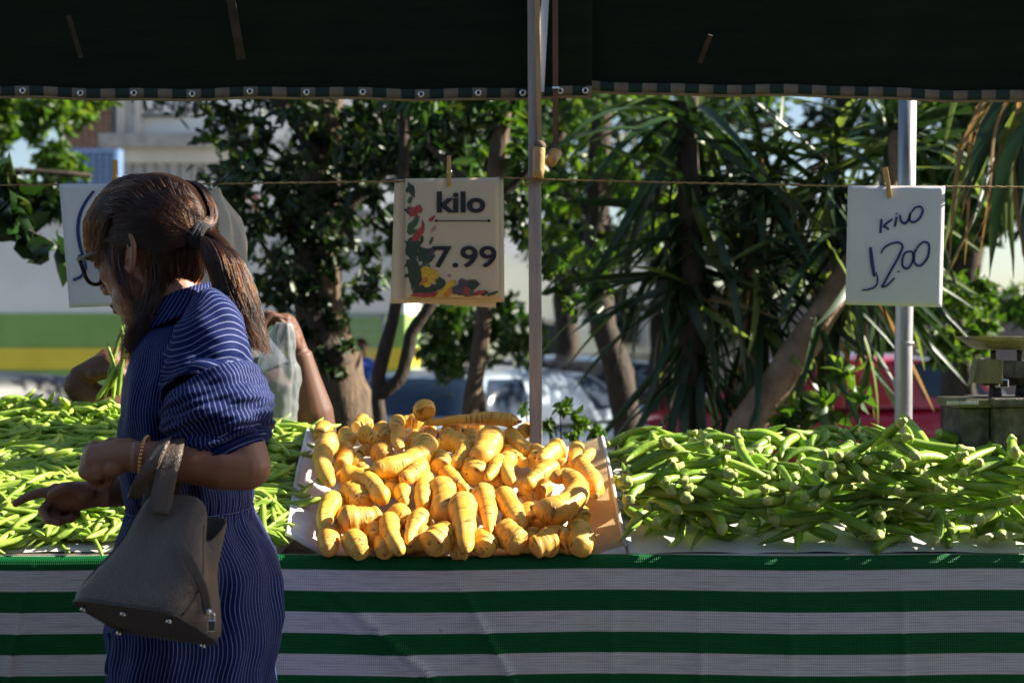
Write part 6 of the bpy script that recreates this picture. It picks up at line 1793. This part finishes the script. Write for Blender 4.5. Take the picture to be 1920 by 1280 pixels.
# strap leaved plants
def blade_mesh(name, L, w, droop, mat, seed):
    m = MB(); N = 11; q = random.Random(seed)
    tw = q.uniform(-.5, .5)
    for i in range(N):
        t = i / (N - 1)
        x = L * (t - .12 * droop * t ** 3); z_ = -droop * L * t ** 2.2
        ww = w * float(np.interp(t, [0, .15, .5, .85, 1], [.55, .8, 1, .62, .03])) * .5
        a = tw * t
        m.v += [Vector((x, -ww * math.cos(a), z_ + ww * .35 - ww * math.sin(a))), Vector((x, 0, z_)), Vector((x, ww * math.cos(a), z_ + ww * .35 + ww * math.sin(a)))]
    for i in range(N - 1):
        for k in (0, 1):
            m.face((i * 3 + k, i * 3 + k + 1, i * 3 + 4 + k, i * 3 + 3 + k))
    return m.mesh(name, mats=[mat])
blades = [blade_mesh('leaf', 1.0, .075, d, MT['leaf_blade'], k) for k, d in enumerate((.05, .15, .3, .5, .7))]
blades_l = [blade_mesh('leaf', 1.0, .07, d, MT['blade_light'], k) for k, d in enumerate((.15, .35, .6))]
blades_d = [blade_mesh('leaf', 1.0, .045, d, MT['blade_dry'], k) for k, d in enumerate((.2, .5))]
def rosette(root, c, n, Lr, rs_, lightp=.12, dryp=.05, up=(-.5, 1.25), yaw=(0, 6.28)):
    for k in range(n):
        pool = blades_d if rs_.random() < dryp else blades_l if rs_.random() < lightp / (1 - dryp) else blades
        me = rs_.choice(pool)
        o = bpy.data.objects.new('leaf', me); o.parent = root
        y_, p_ = rs_.uniform(*yaw), rs_.uniform(*up); L = rs_.uniform(*Lr)
        o.location = Vector(c) - wloc(root) + Vector((rs_.gauss(0, .02), rs_.gauss(0, .02), rs_.gauss(0, .05)))
        o.rotation_euler = (rs_.gauss(0, .5), -p_, y_)
        o.scale = (L, rs_.uniform(.30, .52), L)
        link(o)
rs_ = random.Random(8)
Y7 = 4.7
y7 = thing('yucca_tree', 'strap leaved tree with a slanting pale trunk behind the okra', 'tree', (PX(1380, Y7), Y7, 0))
trunk(y7, [(PX(1340, Y7), Y7, 0), W(1385, 830, Y7), W(1420, 770, Y7), W(1500, 655, Y7), W(1580, 530, Y7), W(1650, 400, Y7), W(1690, 250, Y7)], [.075, .07, .066, .056, .05, .045, .04], MT['barkpale'], seg=18, n=40, jit=.25)
for c, n, up in ((W(1690, 250, Y7), 50, (-1.2, 1.2)), (W(1600, 470, Y7 + .1), 52, (-1.4, .2)), (W(1540, 560, Y7 + .12), 26, (-1.3, -.2)), (W(1560, 330, Y7 + .2), 60, (-1.2, .7))):
    rosette(y7, c, n, (.35, .62), rs_, .22, .05, up)
Y8 = 4.9
y8 = thing('yucca_tree', 'dark strap leaved tree with an upright trunk left of the slanting one', 'tree', (PX(1295, Y8), Y8, 0))
trunk(y8, [(PX(1300, Y8), Y8, 0), W(1298, 820, Y8), W(1300, 600, Y8), W(1292, 400, Y8), W(1290, 150, Y8)], [.05, .048, .04, .036], MT['barkdark'], seg=16)
trunk(y8, [W(1400, 820, Y8), W(1405, 640, Y8), W(1410, 460, Y8), W(1432, 330, Y8)], [.022, .02, .018], MT['bark'], 'side_stem', 10)
for c, n, up in ((W(1290, 230, Y8), 40, (-1.2, .9)), (W(1300, 400, Y8), 34, (-1.3, .6)), (W(1295, 540, Y8), 44, (-1.4, .3)), (W(1432, 320, Y8), 44, (-1.3, .9)), (W(1410, 480, Y8), 34, (-1.4, .4)), (W(1300, 650, Y8), 26, (-1.4, -.4)), (W(1420, 620, Y8), 24, (-1.4, -.3))):
    rosette(y8, c, n, (.35, .66), rs_, .10, .04, up)
Y9 = 4.3
y9 = thing('palm', 'palm with long hanging green and dry leaves at the top right', 'tree', (PX(2060, Y9), Y9, 0))
trunk(y9, [(PX(2080, Y9), Y9, 0), W(2070, 600, Y9), W(2040, 150, Y9)], [.09, .08, .07], MT['bark'], seg=16)
for k in range(46):
    a = rs_.uniform(0, 1)
    P0 = W(rs_.uniform(1880, 2060), rs_.uniform(90, 190), Y9 + rs_.uniform(-.2, .2)); P1 = W(rs_.uniform(1745, 1935), rs_.uniform(300, 560), Y9 + rs_.uniform(-.25, .25))
    dry = rs_.random() < .38
    mid = P0.lerp(P1, .42) + Vector((rs_.uniform(-.06, -.01), 0, rs_.uniform(.05, .10)))
    S = spline([P0, mid, P1], 12); m = MB(); w_ = (.009 if dry else rs_.uniform(.018, .032))
    side = Vector((.75, rs_.uniform(-.6, .6), .35)).normalized()
    for i, p in enumerate(S):
        t = i / 11; ww = w_ * float(np.interp(t, [0, .2, .6, 1], [.5, 1, .9, .05]))
        m.v += [p - side * ww + Vector((0, .3 * ww, 0)), p, p + side * ww + Vector((0, .3 * ww, 0))]
    for i in range(11):
        for j in (0, 1): m.face((i * 3 + j, i * 3 + j + 1, i * 3 + 4 + j, i * 3 + 3 + j))
    m.build('leaf', MT['blade_dry'] if dry else (MT['blade_light'] if rs_.random() < .35 else MT['leaf_blade']), y9)
